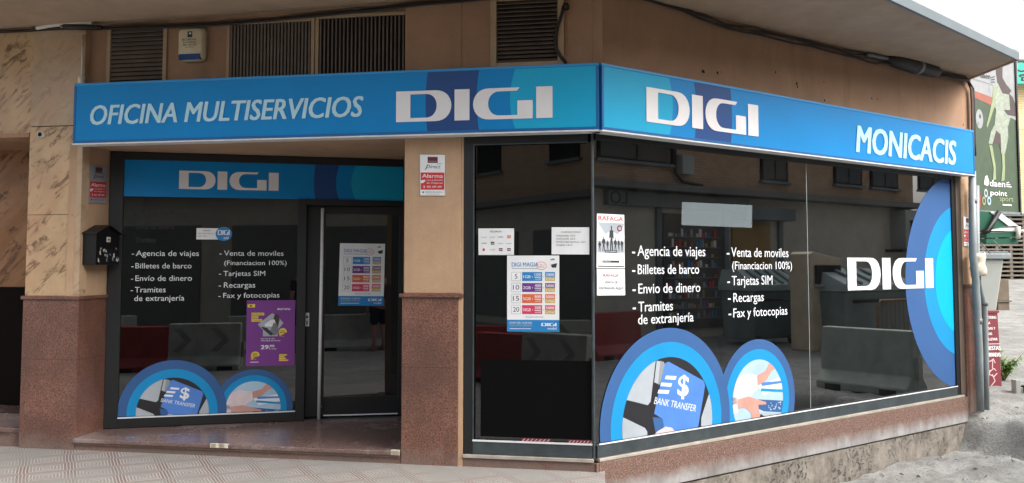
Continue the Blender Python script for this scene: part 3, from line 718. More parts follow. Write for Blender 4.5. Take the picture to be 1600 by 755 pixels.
def sticker_hands(pl, cu, cz, r3, zb, n, par, cut):
    half = box4(cut, cu+3, zb, cz+3)
    ro = MB().poly(pl, clip(circ(cu, cz, r3[0], 96), half), n, m_vnavy).poly(pl, clip(circ(cu, cz, r3[1], 96), half), n-.0008, m_vblue).build("round_sticker", par, solid=False)
    r = r3[2]; cv = clip(circ(cu, cz, r, 72), half); mb = MB()
    F = lambda pts: clip([(cu+x*r, cz+y*r) for x, y in pts], cv)
    mb.poly(pl, cv, n-.0016, m_sheet)
    for pts, m, k in (([(-.1, -.35), (1.2, -.45), (1.2, -.9), (-.1, -.9)], lin_mat_black, 1), ([(-.3, .05), (1.1, -.12), (1.1, -.42), (.2, -.30), (-.3, -.1)], m_vnavy, 2), ([(.0, -.31), (1.1, -.43), (1.1, -.52), (.2, -.42)], m_key, 3),
                      ([(0, .35), (.95, .5), (1.1, .25), (.2, .1)], m_vwhite, 2), ([(.1, .28), (1.1, .16), (1.1, .1), (.1, .2)], m_vblue, 3), ([(.1, .42), (1.0, .40), (1.0, .34), (.15, .33)], m_keyblue, 3),
                      ([(-1.1, .5), (-.5, .68), (-.05, .62), (-.02, .3), (-.4, .05), (-1.1, -.05)], m_coat, 4), ([(-1.1, .18), (-.85, .12), (-.8, -.25), (-1.1, -.25)], m_coat, 4),
                      ([(-.05, .60), (.3, .70), (.48, .92), (.8, .86), (.9, .78), (.55, .68), (.3, .45), (-.02, .36)], m_skin, 5),
                      ([(-.82, .08), (-.4, .12), (-.05, .02), (.3, -.08), (.3, -.14), (-.02, -.12), (.05, -.4), (-.02, -.62), (-.12, -.5), (-.16, -.66), (-.26, -.55), (-.32, -.28), (-.55, -.14), (-.8, -.14)], m_skin, 5)):
        mb.poly(pl, F(pts), n-.0016-.0004*k, m)
    random.seed(4)
    for k in range(26):
        x, y = random.uniform(.35, .92), random.uniform(-.32, -.12); mb.poly(pl, F([(x, y), (x+.03, y), (x+.03, y+.03), (x, y+.03)]), n-.0044, m_sheet)
    mb.build("printed_photo", ro, solid=False)
lin_mat_black = M("print_black", (26, 26, 32), .5)
m_finger = M("print_pink", (214, 186, 190), .5)
m_coat = M("print_coat", (206, 192, 196), .5, 0, .08, 12)
def fit(pl, left, right, tops, rights, base):
    uL, uR = pl.at(*left)[0], pl.at(*right)[0]; cu = (uL+uR)/2; r = (uR-uL)/2
    return cu, r
zb = .2362
# left window stickers, from measured edges
uL, uR = RC.at(182.7, 657)[0], RC.at(354, 652)[0]; cu = (uL+uR)/2; rr = (uR-uL)/2; zt = RC.at(283, 562.5)[1]; cz = zt-rr
k = rr
rl = RC.at(283, 576.3)[1]-cz; ri = RC.at(285, 589.5)[1]-cz
uR2 = RC.at(457, 648)[0]; zt2 = RC.at(395.7, 577.2)[1]; uc2 = RC.at(396.5, 600)[0]; r2 = uR2-uc2; cz2 = zt2-r2
sticker_hands(RC, uc2, cz2, (r2, RC.at(396, 586.3)[1]-cz2, RC.at(396, 595.7)[1]-cz2), zb, -.003, w1, uc2-r2)
sticker_bank(RC, cu, cz, (rr, rl, ri), zb, -.0065, w1)

# door, standing a little ajar (hinged at its right edge)
AJ = radians(4.5); hg = RC.w(RCW, 0, .012)
DR = Pl(hg[:2], (RC.u.x*cos(-AJ)-RC.u.y*sin(-AJ), RC.u.x*sin(-AJ)+RC.u.y*cos(-AJ)))
uD0 = DR.at(478, 500)[0]
MB().box(RC, uD-.004, RCW, zb0-.058, zb0-.002, -.026, .04, m_frame).box(RC, uD-.004, RCW, .10, ZB-.008, -.02, .1, m_frame2).build("door_frame", B)
zdt = DR.at(550, 322)[1]
uDL, uDR = DR.at(507, 500)[0], DR.at(622, 500)[0]
d1 = MB().box(DR, uD0, uDL, ZB+.005, zb0-.06, -.018, .03, m_frame).box(DR, uDR, 0, ZB+.005, zb0-.06, -.018, .03, m_frame)
d1.box(DR, uDL, uDR, zdt-.08, zb0-.06, -.018, .03, m_frame).box(DR, uDL, uDR, ZB+.005, ZB+.19, -.018, .03, m_frame)
door = d1.build("door", B, bevel=.003)
MB().rect(DR, uDL, uDR, ZB+.19, zdt-.08, .0, m_glassL).build("glass", door, solid=False)
MB().box(DR, uDL, uDR, ZB+.01, ZB+.022, -.022, -.0182, m_alu).build("sweep", door)
u, zt = DR.at(504.5, 326); _, zlo = DR.at(499, 654)
hd = MB().tube([DR.w(u, zt, -.075), DR.w(u-.012, zlo, -.075)], .0165, m_alu, 12).tube([DR.w(u, zt-.12, -.02), DR.w(u, zt-.12, -.075)], .01, m_alu).tube([DR.w(u, zlo+.12, -.02), DR.w(u, zlo+.12, -.075)], .01, m_alu).build("handle", door, True)
u, z = DR.at(480, 500)
lk = MB().box(DR, u-.02, u+.02, z-.06, z+.07, -.025, -.018, m_alu).tube([DR.w(u, z+.03, -.024), DR.w(u, z+.03, -.034)], .012, m_iron, 10).box(DR, u-.005, u+.006, z-.045, z-.005, -.028, -.0252, m_iron).build("lock", door)

# ---- left-hand corner window (GL) and right-hand window (GR)
uGC = GL.uof(GC); uGR = GR.uof(GC)
x0 = -1.116; f0 = -1.040; ZTW, ZBW = 2.582, .232
FW = GL
fr = MB().box(GL, x0, f0, .13, 2.667, -.025, .05, m_frame).box(GL, f0, uGC-.03, ZTW, 2.667, -.025, .05, m_frame).box(GL, f0, uGC-.012, .13, ZBW, -.025, .05, m_frame2)
w2 = fr.build("shop_window", B, bevel=.003)
MB().rect(GL, f0, uGC-.002, ZBW, ZTW, 0, m_glassL).build("glass", w2, solid=False)
b = MB().box(GL, f0, uGC-.035, ZTW-.010, ZTW, -.03, -.0255, m_frame2).box(GL, f0, f0+.012, ZBW, ZTW-.0105, -.03, -.0255, m_frame2).box(GL, f0, uGC-.01, ZBW-.002, ZBW+.012, -.031, -.0255, m_alu)
b.build("glazing_bead", w2)
MB().box(GL, x0, uGC+.0, .102, .128, -.045, .05, m_sill).build("sill", w2, bevel=.003)
cpost = MB().tube([(GC.x-WL.n.x*.01, GC.y-WL.n.y*.01, .12), (GC.x-WL.n.x*.01, GC.y-WL.n.y*.01, 2.655)], .012, m_frame2, 8).build("corner_strip", w2)
u0, u1, z0, z1 = GL.rect(751, 563, 929, 688)
MB().rect(GL, u0, uGC-.016, ZBW+.035, z1, -.003, m_black).build("black_panel", w2, solid=False)
mb = MB()
for a, b_ in ((815, 860), (888, 927)):
    q0, q1, q2, q3 = GL.rect(a, 685, b_, 690); mb.rect(GL, q0, q1, ZBW+.008, ZBW+.03, -.003, m_maroon)
    for i in range(7): mb.poly(GL, [(q0+(q1-q0)*(i+.1)/7, ZBW+.010), (q0+(q1-q0)*(i+.35)/7, ZBW+.010), (q0+(q1-q0)*(i+.9)/7, ZBW+.028), (q0+(q1-q0)*(i+.65)/7, ZBW+.028)], -.004, m_finger)
mb.build("striped_vinyl", w2, solid=False)
uE = GR.at(1487, 400)[0]
ZTR = GR.at(1200, 247)[1]; ZTR = 2.60
fr = MB().box(GR, uGR+.012, uE, ZTR, 2.667, -.025, .05, m_frame).box(GR, uE, uE+.075, .13, 2.655, -.02, .06, m_frame).box(GR, uGR+.014, uE, .13, ZBW-.004, -.025, .05, m_frame2)
w3 = fr.build("shop_window", B, bevel=.003)
us = GR.at(1263, 450)[0]
MB().rect(GR, uGR+.002, us-.004, ZBW-.01, ZTR, 0, m_glassR).rect(GR, us+.004, uE, ZBW-.01, ZTR, 0, m_glassR).build("glass", w3, solid=False)
MB().box(GR, us-.004, us+.004, ZBW-.004, ZTR, -.002, .006, m_pvc).build("glass_joint", w3)
MB().box(GR, uGR+.03, uE, ZBW-.0035, ZBW+.007, -.031, -.0255, m_alu).build("glazing_bead", w3)
MB().box(GR, uGR+.02, uE+.13, .104, .128, -.045, .05, m_sill).build("sill", w3, bevel=.003)
MB().box(GR, uE+.076, WR.uof(WR.w(5.80))+.0-(GR.uof(WR.o)*-1)*1., .13, 2.655, -.028, .02, m_cableg).build("jamb_strip", w3)
RSET = [("-", (987, 400), (992, 400), (987, 384)), ("Agencia de viajes", (995.5, 399.8), (1101.6, 399), (995.5, 383.6)), ("-", (987.3, 429), (992.3, 429), (987.3, 413)), ("Billetes de barco", (995.9, 428.6), (1091.9, 427.6), (995.9, 413.4)),
        ("-", (987.6, 459), (992.6, 459), (987.6, 443)), ("Envio de dinero", (996.9, 458.8), (1093.7, 456.8), (996.9, 443.4)), ("-", (988, 487.5), (993, 487.5), (988, 471.5)), ("Tramites", (996.9, 487.2), (1050.9, 485.9), (996.9, 471.8)), ("de extranjería", (996.3, 507.1), (1083.3, 503.2), (996.3, 491.8))]
RSET2 = [("-", (1135, 401.4), (1139.2, 401.4), (1135, 387)), ("Venta de moviles", (1142, 401.4), (1231.4, 401.2), (1142, 386.8)), ("(Financiacion 100%)", (1143.5, 421), (1237, 422), (1143.5, 408.7)),
         ("-", (1136, 445.9), (1140.2, 445.9), (1136, 431.6)), ("Tarjetas SIM", (1143, 445.9), (1206.5, 444.7), (1143, 431.4)), ("-", (1137, 472), (1141.2, 472), (1137, 458.2)), ("Recargas", (1145.3, 472.3), (1193, 470.8), (1145.3, 458.2)),
         ("-", (1138, 496.2), (1142.2, 496.2), (1138, 482.3)), ("Fax y fotocopias", (1145.3, 496.2), (1229.8, 491.6), (1145.3, 482.2))]
letter(GR, RSET, -.004, w3, .008); letter(GR, RSET2, -.004, w3, .008)
uL, uR = GR.at(936.4, 695)[0], GR.at(1139.9, 665)[0]; cu = (uL+uR)/2; rr = (uR-uL)/2; zt = GR.at(1043.7, 512.4)[1]; cz = zt-rr
rl = GR.at(1045, 534.3)[1]-cz; ri = GR.at(1047, 557.6)[1]-cz
zt2 = GR.at(1185, 530)[1]; uR2 = GR.at(1241.9, 647)[0]; r2 = rr*.70; uc2 = uR2-r2; cz2 = zt2-r2
sticker_hands(GR, uc2, cz2, (r2, GR.at(1186, 545.4)[1]-cz2, GR.at(1187, 561.4)[1]-cz2), ZBW+.008, -.003, w3, uc2-r2)
sticker_bank(GR, cu, cz, (rr, rl, ri), ZBW+.008, -.0065, w3)
# big concentric arcs at the right edge, and the wordmark
mb = MB(); clipb = box4(0, uE-.001, ZBW+.008, ZTR)
for i, (a, b_, c_, m) in enumerate((((1477, 277), (1415, 452), (1499, 606), m_vnavy), ((1486, 323.5), (1443.7, 440), (1497.8, 555.7), m_vblue), ((1487.6, 359), (1461, 440), (1494.6, 520.7), m_vcyan))):
    cu_, cz_, r_ = circle3(GR.at(*a), GR.at(*b_), GR.at(*c_)); mb.poly(GR, clip(circ(cu_, cz_, r_, 128), clipb), -.002-.0008*i, m)
mb.build("round_sticker", w3, solid=False)
mb = MB(); logo_px(mb, GR, (1324, 454), (1458, 449), (1322.3, 402.7), -.007, -.0055, m_vwhite); mb.build("wordmark", w3)
mb = MB(); q = [GR.at(*p) for p in ((1065.2, 315.7), (1174.9, 320.9), (1174.4, 356), (1064.5, 351.9))]; mb.poly(GR, q, -.003, m_film("grey_film", (132, 146, 152), .5)); mb.build("grey_strip", w3, solid=False)  # half-clear grey-blue strip on the glass

# ------------------------------------------------------------------ the two sign boxes
def sign(pl, label, u0, u1, flip, bands, words, logo):
    z0, z1 = 2.651, 3.168
    s = thing("fascia_sign", label, "shop sign", pl.w((u0+u1)/2, z0), pl.rz(), "blue fascia signs over the shop")
    t = .022
    MB().box(pl, u0+t, u1-t, z0+t, z1-t, .004, .155, m_blue).build("face_panel", s)
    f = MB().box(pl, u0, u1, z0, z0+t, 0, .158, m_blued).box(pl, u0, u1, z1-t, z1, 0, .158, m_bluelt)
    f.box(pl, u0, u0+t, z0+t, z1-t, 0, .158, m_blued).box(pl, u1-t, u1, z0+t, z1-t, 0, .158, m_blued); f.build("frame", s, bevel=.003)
    MB().box(pl, u0, u1, z0-.012, z0-.001, -.003, .14, m_alu).build("drip_edge", s)
    mb = MB()
    for L, Rr, m, k in bands:
        band(mb, pl, L, Rr, z0+t+.001, z1-t-.001, .003-.0008*k, m)
    mb.build("colour_bands", s, solid=False)
    mb = MB(); mb.tpx(pl, *words); mb.build("lettering", s, solid=False)
    mb = MB(); logo_px(mb, pl, *logo, -.003, .0015, m_white); mb.build("wordmark", s)
    return s
e = lambda pl, xm, xe, y: (pl.at(xm, y)[0], pl.at(xe, y)[0])
uA = -4.515
sign(SL, "left blue shop sign reading OFICINA MULTISERVICIOS over the porch", uA, -.014, 1,
     [(e(SL, 664.8, 667.8, 165), e(SL, 744.5, 748.3, 165), m_navy, 0), (e(SL, 796.6, 805, 160), (-.037, -.037), m_cyan, 0)],
     ("OFICINA MULTISERVICIOS", (140.6, 195.5), (567.9, 184.6), (140.6, 165.3), -.0015, m_ltblue, .032, .18),
     ((618.9, 191.2), (863.4, 182), (618.9, 143.4)))
sign(SR, "right blue shop sign reading MONICACIS along the side window", .014, 5.905, 1,
     [((.037, .037), e(SR, 1052, 1046.5, 190), m_cyan, 0), (e(SR, 1089, 1086, 195), e(SR, 1144.5, 1142.5, 200), m_navy, 0)],
     ("MONICACIS", (1337.4, 237.5), (1494.8, 259), (1337.4, 195.6), -.0015, m_ltblue, .045, .14),
     ((1010, 190.2), (1185, 213.8), (1010, 135.8)))
b = bpy.data.objects

# ------------------------------------------------------------------ papers, posters and plates
def sheet(name, label, cat, pl, quad, n, paint, mat=None, group=None, thick=.001):
    """quad: TL, TR, BR, BL in picture measure; paint(P, mb): P maps 0..1 (x right, y up) on the sheet"""
    q = [pl.at(*p) for p in quad]
    def P(x, y):
        a = (q[3][0]*(1-x)+q[2][0]*x, q[3][1]*(1-x)+q[2][1]*x); c = (q[0][0]*(1-x)+q[1][0]*x, q[0][1]*(1-x)+q[1][1]*x)
        return (a[0]*(1-y)+c[0]*y, a[1]*(1-y)+c[1]*y)
    mb = MB().prism(pl, [q[3], q[2], q[1], q[0]], n, n+thick, mat or m_paper)
    def RR(x0, y0, x1, y1, m, k=1): mb.poly(pl, [P(x0, y0), P(x1, y0), P(x1, y1), P(x0, y1)], n-.0006*k, m)
    def TT(s, x0, x1, y, h, m, k=2, bold=0., shear=0.):
        a, c = P(x0, y), P(x1, y); t = P(x0, y+h); mb.text(pl, s, a[0], a[1], c[0], t[1]-a[1], n-.0006*k, m, bold, shear, c[1])
    def PP(pts, m, k=1): mb.poly(pl, [P(*p) for p in pts], n-.0006*k, m)
    paint(RR, TT, PP, P, mb, pl, n)
    o = mb.build(name, solid=False); tag(o, label, cat, group); return o
def paint_magia(RR, TT, PP, P, mb, pl, n):
    RR(0, 0, 1, .155, m_pblue)
    TT("DIGI MAGIA", .09, .60, .855, .055, m_pblue, bold=.01); RR(.09, .825, .6, .832, m_inkg)
    PP([(.66+.1*cos(a), .865+.055*sin(a)) for a in [i*pi/8 for i in range(16)]], m_red); PP([(.66+.092*cos(a), .865+.049*sin(a)) for a in [i*pi/8 for i in range(16)]], m_paper, 2)
    TT("1 de 3", .60, .72, .87, .02, m_red, 3); TT("MAGIA", .60, .72, .84, .02, m_red, 3)
    PP([(.84, .88), (.96, .9), (.94, .84), (.86, .84)], m_ink); PP([(.82, .95), (.9, .965), (.92, .94), (.85, .935)], m_inkg)
    for i, (a, g, mn_, b_, m) in enumerate((("5", "1GB", "100", "2000", m_pblue), ("10", "2GB", "400", "5000", m_ppurp), ("15", "5GB", "800", "5000", m_porange), ("20", "10GB", "2500", "5000", m_ppink))):
        y = .665-.145*i
        RR(.085, y, .265, y+.118, m_inkg); RR(.09, y+.004, .26, y+.114, m_paper, 2)
        TT(a, .15 if len(a) == 1 else .115, .20 if len(a) == 1 else .235, y+.03, .062, m_ink, 3)
        RR(.29, y, .675, y+.118, m); TT(g, .31, .455, y+.038, .038, m_paper, bold=.02); TT("+", .475, .50, y+.04, .03, m_paper)
        TT(mn_, .53, .655, y+.068, .034, m_paper, bold=.03); RR(.53, y+.045, .655, y+.055, m_paper, 2); TT("min/GB", .54, .65, y+.015, .02, m_paper)
        TT("+", .69, .715, y+.04, .03, m_inkg)
        RR(.73, y+.0, .92, y+.055, m_pgold); RR(.73, y+.055, .92, y+.118, m); TT(b_, .745, .905, y+.065, .036, m_paper, bold=.03); TT("a Digi", .75, .9, y+.018, .02, m_paper)
    TT("llama gratis entre lineas", .36, .70, .185, .02, m_pblue)
    TT("SE MAS DEL CLUB DIGI", .05, .48, .105, .022, m_paper); TT("CON LETRA GRANDE", .05, .48, .07, .024, m_pgold); RR(.05, .035, .46, .042, m_paper, 2)
    a, c = P(.66, .075), P(.95, .075); h = P(.66, .115)[1]-a[1]; wordmark(mb, pl, a[0], a[1], c[0], h, n-.0018, n-.0012, m_paper); TT("mobil", .78, .95, .03, .03, m_paper, bold=.02)
SHG = "white sheets stuck on the shop glass"
sheet("tariff_poster", "white tariff poster with coloured price bars on the glass door", "poster", RC, ((531.2, 380.2), (601.6, 381.1), (599, 478), (528.2, 477.6)), -.008, paint_magia, group="tariff posters")
sheet("tariff_poster", "white tariff poster with coloured price bars in the corner window", "poster", GL, ((792.6, 399.6), (874, 399.4), (874, 518.6), (792.6, 518)), -.007, paint_magia, group="tariff posters")
def paint_rec(RR, TT, PP, P, mb, pl, n):
    TT("RECARGAS", .34, .65, .85, .06, m_ink, bold=.01)
    random.seed(2)
    items = [("y", m_inkg), ("w", m_inkg), ("t", m_ink), ("B", m_porange), ("H", m_ink), ("b", m_ink), ("i", m_inkg), ("w", m_pblue), ("c", m_red), ("p", m_inkg), ("b", m_maroon), ("b", m_maroon)]
    for i in range(12):
        c_, r_ = i % 4, i//4; x = .09+.23*c_; y = .63-.24*r_; m = items[i][1]
        if i in (3, 5, 10, 11): RR(x+.03, y, x+.13, y+.11, m); RR(x+.045, y+.04, x+.115, y+.06, m_paper, 2)
        elif i == 8: PP([(x+.06+.035*cos(a), y+.05+.055*sin(a)) for a in [k*pi/6 for k in range(12)]], m)
        else: TT(("Lyca", "yoigo", "LIKE", "", "HAPPY", "", "Lebara", "wow", "", "TOP")[i], x, x+.15, y+.02, .055, m)
    TT("todos los operadores", .78, .97, .03, .025, m_inkg)
sheet("recharge_notice", "white landscape sheet of small operator logos in the corner window", "notice", GL, ((747.6, 357.2), (803.4, 357.0), (803.2, 398.6), (748, 398.6)), -.006, paint_rec)
def paint_acc(RR, TT, PP, P, mb, pl, n):
    TT("ACCESORIOS MOVILES", .25, .77, .80, .05, m_ink)
    for i, (s, x1) in enumerate((("CARGADORES  5,00 €", .63), ("AURICULARES  5,00 €", .63), ("PROTECTORES PANTALLA  3,00 €", .9), ("FUNDAS  5,00 €", .55))): TT(s, .12, x1, .66-.115*i, .055, m_ink)
sheet("price_notice", "white landscape price sheet with lines of plain text near window corner", "notice", GL, ((862.2, 355.2), (920.8, 355.4), (921, 397.8), (862, 397.6)), -.006, paint_acc)
def paint_raf(RR, TT, PP, P, mb, pl, n):
    TT("RAFAGA", .05, .95, .875, .085, m_red, bold=.03)
    RR(.02, .28, .98, .84, m_key); PP([(.02, .84), (.3, .62), (.5, .7), (.75, .62), (.98, .8), (.98, .5), (.02, .5)], m_paper, 2)
    random.seed(8)
    for x, h, wd in ((.10, .5, .07), (.24, .58, .09), (.38, .52, .06), (.52, .78, .12), (.66, .56, .08), (.78, .55, .06), (.9, .54, .07)):
        y0 = .31; PP([(x-wd*.45, y0), (x-wd*.3, y0+(h-y0)*.55), (x-wd*.75, y0+(h-y0)*.5), (x-wd*.6, y0+(h-y0)*.8), (x-wd*.15, y0+(h-y0)*.85), (x-wd*.2, h), (x+wd*.2, h), (x+wd*.15, y0+(h-y0)*.85), (x+wd*.6, y0+(h-y0)*.8), (x+wd*.7, y0+(h-y0)*.45), (x+wd*.3, y0+(h-y0)*.55), (x+wd*.5, y0), (x+.02, y0), (x, y0+(h-y0)*.4), (x-.02, y0)], m_ink, 3)
    PP([(.82+.1*cos(a), .74+.06*sin(a)) for a in [i*pi/7 for i in range(14)]], m_maroon, 4); PP([(.82+.06*cos(a), .74+.035*sin(a)) for a in [i*pi/7 for i in range(14)]], m_key, 5)
    RR(.28, .285, .72, .33, m_ink, 5); TT("EN CONCIERTO", .31, .69, .297, .022, m_paper, 6)
    RR(.2, .10, .8, .14, m_ink, 2); TT("ENTRADAS", .23, .5, .11, .02, m_paper, 3); RR(.03, .022, .97, .042, m_ink, 2)
    for y in (.2, .18): RR(.1, y, .9, y+.006, m_inkg)
sheet("concert_poster", "white concert poster with red RAFAGA title over dark figures", "poster", GR, ((931.8, 333.8), (974.4, 335.9), (975.2, 419.3), (931.2, 418.6)), -.007, paint_raf)
def paint_raf2(RR, TT, PP, P, mb, pl, n):
    TT("RÁFAGA", .22, .77, .70, .11, m_maroon, bold=.05); TT("VENTA DE", .27, .74, .45, .09, m_ink, bold=.05); RR(.28, .42, .73, .43, m_ink); TT("ENTRADAS AQUÍ", .08, .92, .23, .09, m_ink, bold=.05); RR(.1, .20, .9, .21, m_ink)
sheet("ticket_notice", "white sheet reading VENTA DE ENTRADAS, hung under the concert poster", "notice", GR, ((931.8, 420), (975.4, 420.8), (976, 461.4), (932, 461.8)), -.006, paint_raf2)
def paint_eur(RR, TT, PP, P, mb, pl, n):
    RR(.02, .89, .17, .94, m_pyel); RR(.06, .903, .11, .925, m_ink, 2)
    TT("eurona", .63, .90, .85, .04, m_paper, bold=.03)
    for i, (s, x1) in enumerate((("INTERNET", .36), ("MOVIL", .24), ("Y MOVIL", .32))): RR(.10, .77-.048*i, x1, .81-.048*i, m_pyel); TT(s, .115, x1-.015, .777-.048*i, .024, m_ink)
    PP([(.23, .63), (.52, .80), (.62, .77), (.76, .65), (.66, .56), (.64, .45), (.34, .45), (.34, .55)], m_key, 1); PP([(.38, .64), (.5, .70), (.58, .70), (.58, .6), (.38, .6)], m_paper, 2)
    for i in range(5): RR(.40+.035*i, .62, .405+.035*i, .70, m_inkg, 3)
    PP([(.55, .72), (.58, .79), (.66, .78), (.68, .70), (.64, .58), (.58, .70)], m_body, 4); PP([(.56, .66), (.64, .62), (.66, .50), (.58, .46), (.46, .50), (.50, .55)], m_grey, 4); PP([(.30, .60), (.42, .58), (.56, .48), (.50, .46), (.34, .56)], m_ink, 5)
    PP([(.75+.085*cos(a), .51+.065*sin(a)) for a in [i*pi/8 for i in range(14)]]+[(.68, .45)], m_pyel, 4); RR(.70, .525, .80, .535, m_ink, 5); RR(.69, .50, .81, .51, m_ink, 5)
    TT("internet de alta", .30, .58, .405, .022, m_paper); TT("velocidad sin limites", .30, .70, .375, .022, m_paper)
    TT("29", .30, .46, .255, .062, m_paper, bold=.04); TT(",90", .46, .58, .285, .036, m_paper, bold=.03); TT("€ /mes", .47, .62, .25, .022, m_paper)
    PP([(.19+.09*cos(a), .16+.062*sin(a)) for a in [i*pi/8 for i in range(14)]]+[(.10, .10)], m_pyel, 2)
    for i in range(4): RR(.14, .185-.018*i, .24, .193-.018*i, m_lawn, 3)
    RR(.09, .055, .26, .065, m_paper)
    for i, x1 in enumerate((.84, .79, .82, .87)): RR(.68, .155-.027*i, x1, .175-.027*i, m_pyel)
sheet("violet_poster", "violet internet offer poster with yellow bubbles, beside the door", "poster", RC, ((385.7, 469.3), (461.2, 469), (460, 571.2), (384, 572.1)), -.012, paint_eur, m_violet)
# opening-hours sticker
q0, q1, z0, z1 = RC.rect(307, 356.7, 341, 374.3); cu, cz = RC.at(349.7, 365.6); ru = RC.at(362.5, 365)[0]-cu; rz_ = RC.at(349, 354.6)[1]-cz
mb = MB().prism(RC, box4(q0, q1, z0, z1), -.004, -.003, m_paper).prism(RC, circ(cu, cz, rz_, 28, ru)+[(cu-ru*.5, cz-rz_*1.1)][:0], -.0055, -.0042, m_pblue)
wordmark(mb, RC, cu-ru*.72, cz-.01, cu+ru*.72, .045, -.0068, -.0058, m_paper); mb.text(RC, "mobil", cu+.0, cz-.05, cu+ru*.6, .026, -.0062, m_paper, .02)
mb.text(RC, "HORARIO", q0+.06, z1-.028, q0+.13, .012, -.0046, m_ink); mb.text(RC, "10:00 A 14:00 / 17:00 A 21:00", q0+.01, z1-.055, q0+.16, .010, -.0046, m_maroon)
mb.text(RC, "LUN - SAB", q0+.012, z1-.08, q0+.09, .010, -.0046, m_ink)
tag(mb.build("hours_sticker", solid=False), "small white opening hours sticker with round blue badge on dark glass", "sticker")
# alarm plates
def paint_alarm(RR, TT, PP, P, mb, pl, n):
    RR(.0, .0, 1, .006, m_inkg); RR(.0, .994, 1, 1, m_inkg); RR(0, 0, .012, 1, m_inkg); RR(.988, 0, 1, 1, m_inkg)
    RR(.31, .84, .71, .945, m_maroon); TT("SEGURI", .34, .68, .865, .05, m_ink, bold=.02); RR(.31, .795, .71, .836, m_ink); TT("SECURITAS", .33, .69, .802, .025, m_inkg)
    PP([(.2, .62), (.24, .63), (.33, .74), (.30, .75)], m_ink); TT("Direct", .24, .82, .665, .085, m_ink, shear=.35); PP([(.68, .77), (.86, .79), (.86, .782), (.68, .76)], m_ink)
    RR(.035, .145, .965, .565, m_red); TT("Alarma", .09, .91, .435, .092, m_paper, bold=.02)
    TT("con grabación", .27, .9, .365, .035, m_paper); TT("de imágenes", .27, .9, .295, .035, m_paper); PP([(.035, .30), (.035, .37), (.2, .385), (.23, .36), (.14, .31)], m_paper, 2)
    TT("902 309 309", .27, .86, .195, .045, m_paper, bold=.02); PP([(.14, .2), (.17, .25), (.15, .255), (.19, .185), (.21, .195)], m_paper, 2)
    PP([(.13+.035*cos(a), .085+.02*sin(a)) for a in [k*pi/5 for k in range(10)]], m_ink); TT("CENTRAL DE ALARMAS", .2, .9, .075, .025, m_ink); RR(.25, .035, .8, .042, m_inkg)
AG = "alarm plates on the walls"
sheet("alarm_plate", "red and white Alarma plate on the beige pillar in the middle", "alarm sign", WL, ((656.1, 241.6), (696, 242), (696, 306.2), (656.6, 306)), -.008, paint_alarm, group=AG, thick=.006)
sheet("alarm_plate", "shaded Alarma plate on the return wall above the black mailbox", "alarm sign", RT, ((139.2, 257.6), (166.2, 259.4), (164.8, 318), (137.6, 317.2)), -.009, paint_alarm, M("shaded_plate", (150, 150, 156), .5), AG, .006)  # greyer base colour carries the shade on this plate
sheet("alarm_plate", "narrow Alarma plate on the right end pier beside the grey pipes", "alarm sign", WR, ((1504, 338), (1517, 339.5), (1517.6, 386), (1505, 384.5)), -.009, paint_alarm, group=AG, thick=.006)

# siren box
u0, u1, z0, z1 = WU.rect(286, 47, 324, 97)
s = thing("alarm_siren", "cream alarm siren box mounted high between two vents", "alarm box", WU.w((u0+u1)/2, z0), WU.rz())
um, hw = (u0+u1)/2, (u1-u0)/2
def rr(k, n, zz0, zz1): 
    pts = []
    for cx, cz_, a0 in ((1, 1, 0), (-1, 1, pi/2), (-1, -1, pi), (1, -1, 3*pi/2)):
        for i in range(5): a = a0+i*pi/8; pts.append((um+cx*(hw*k-.04)+.04*cos(a), (zz0+zz1)/2+cz_*((zz1-zz0)/2*k-.04)+.04*sin(a)))
    return [WU.w(u, z, n) for u, z in pts]
MB().loft([rr(1.05, 0, z0, z1), rr(1.03, -.05, z0, z1), rr(.93, -.085, z0, z1), rr(.9, -.088, z0, z1)], m_siren).build("housing", s, True)
MB().box(WU, um-hw*.86, um+hw*.86, z0+.005, z0+.05, -.094, -.06, m_navy).build("lamp_strip", s)
mb = MB().rect(WU, um-.022, um+.022, z1-.085, z1-.035, -.0895, m_ink).rect(WU, um-.008, um+.012, z1-.06, z1-.045, -.0905, m_paper)
mb.text(WU, "SECURITAS", um-.075, z1-.112, um+.06, .016, -.0895, m_ink, .02); mb.text(WU, "24 HORAS", um-.065, z1-.135, um+.06, .013, -.0895, m_ink, .02); mb.text(WU, "902 195 195", um-.065, z1-.158, um+.062, .014, -.0895, m_ink, .02); mb.text(WU, "ALARMA", um-.04, z1-.175, um+.035, .008, -.0895, m_maroon)
mb.build("print", s, solid=False)

# mailbox on the return wall
PMF = RT.off(-.13)
u0 = PMF.at(150, 390)[0]; u1 = PMF.at(186, 390)[0]; z0 = PMF.at(165, 414)[1]; z1 = PMF.at(150, 365)[1]; zp = PMF.at(171, 354)[1]; um = (u0+u1)/2
s = thing("mailbox", "black metal mailbox with gabled roof hung on the porch wall", "mailbox", RT.w(um, z0), RT.rz())
bd = MB().prism(RT, [(u0, z0), (u1, z0), (u1, z1), (um, zp-.012), (u0, z1)], -.13, -.004, m_iron).build("body", s, bevel=.004)
rf = MB()
for a, b_ in (((u0-.018, z1-.004), (um, zp)), ((um, zp), (u1+.018, z1-.004))): rf.prism(RT, [a, b_, (b_[0], b_[1]+.012), (a[0], a[1]+.012)], -.15, -.002, m_iron)
rf.build("roof", s)
MB().box(RT, um-.025, um+.035, z1-.07, z1-.025, -.133, -.1305, m_conduit).box(RT, um-.008, um+.018, z1-.055, z1-.042, -.135, -.1332, m_iron).build("name_plate", s)
mb = MB(); random.seed(9)
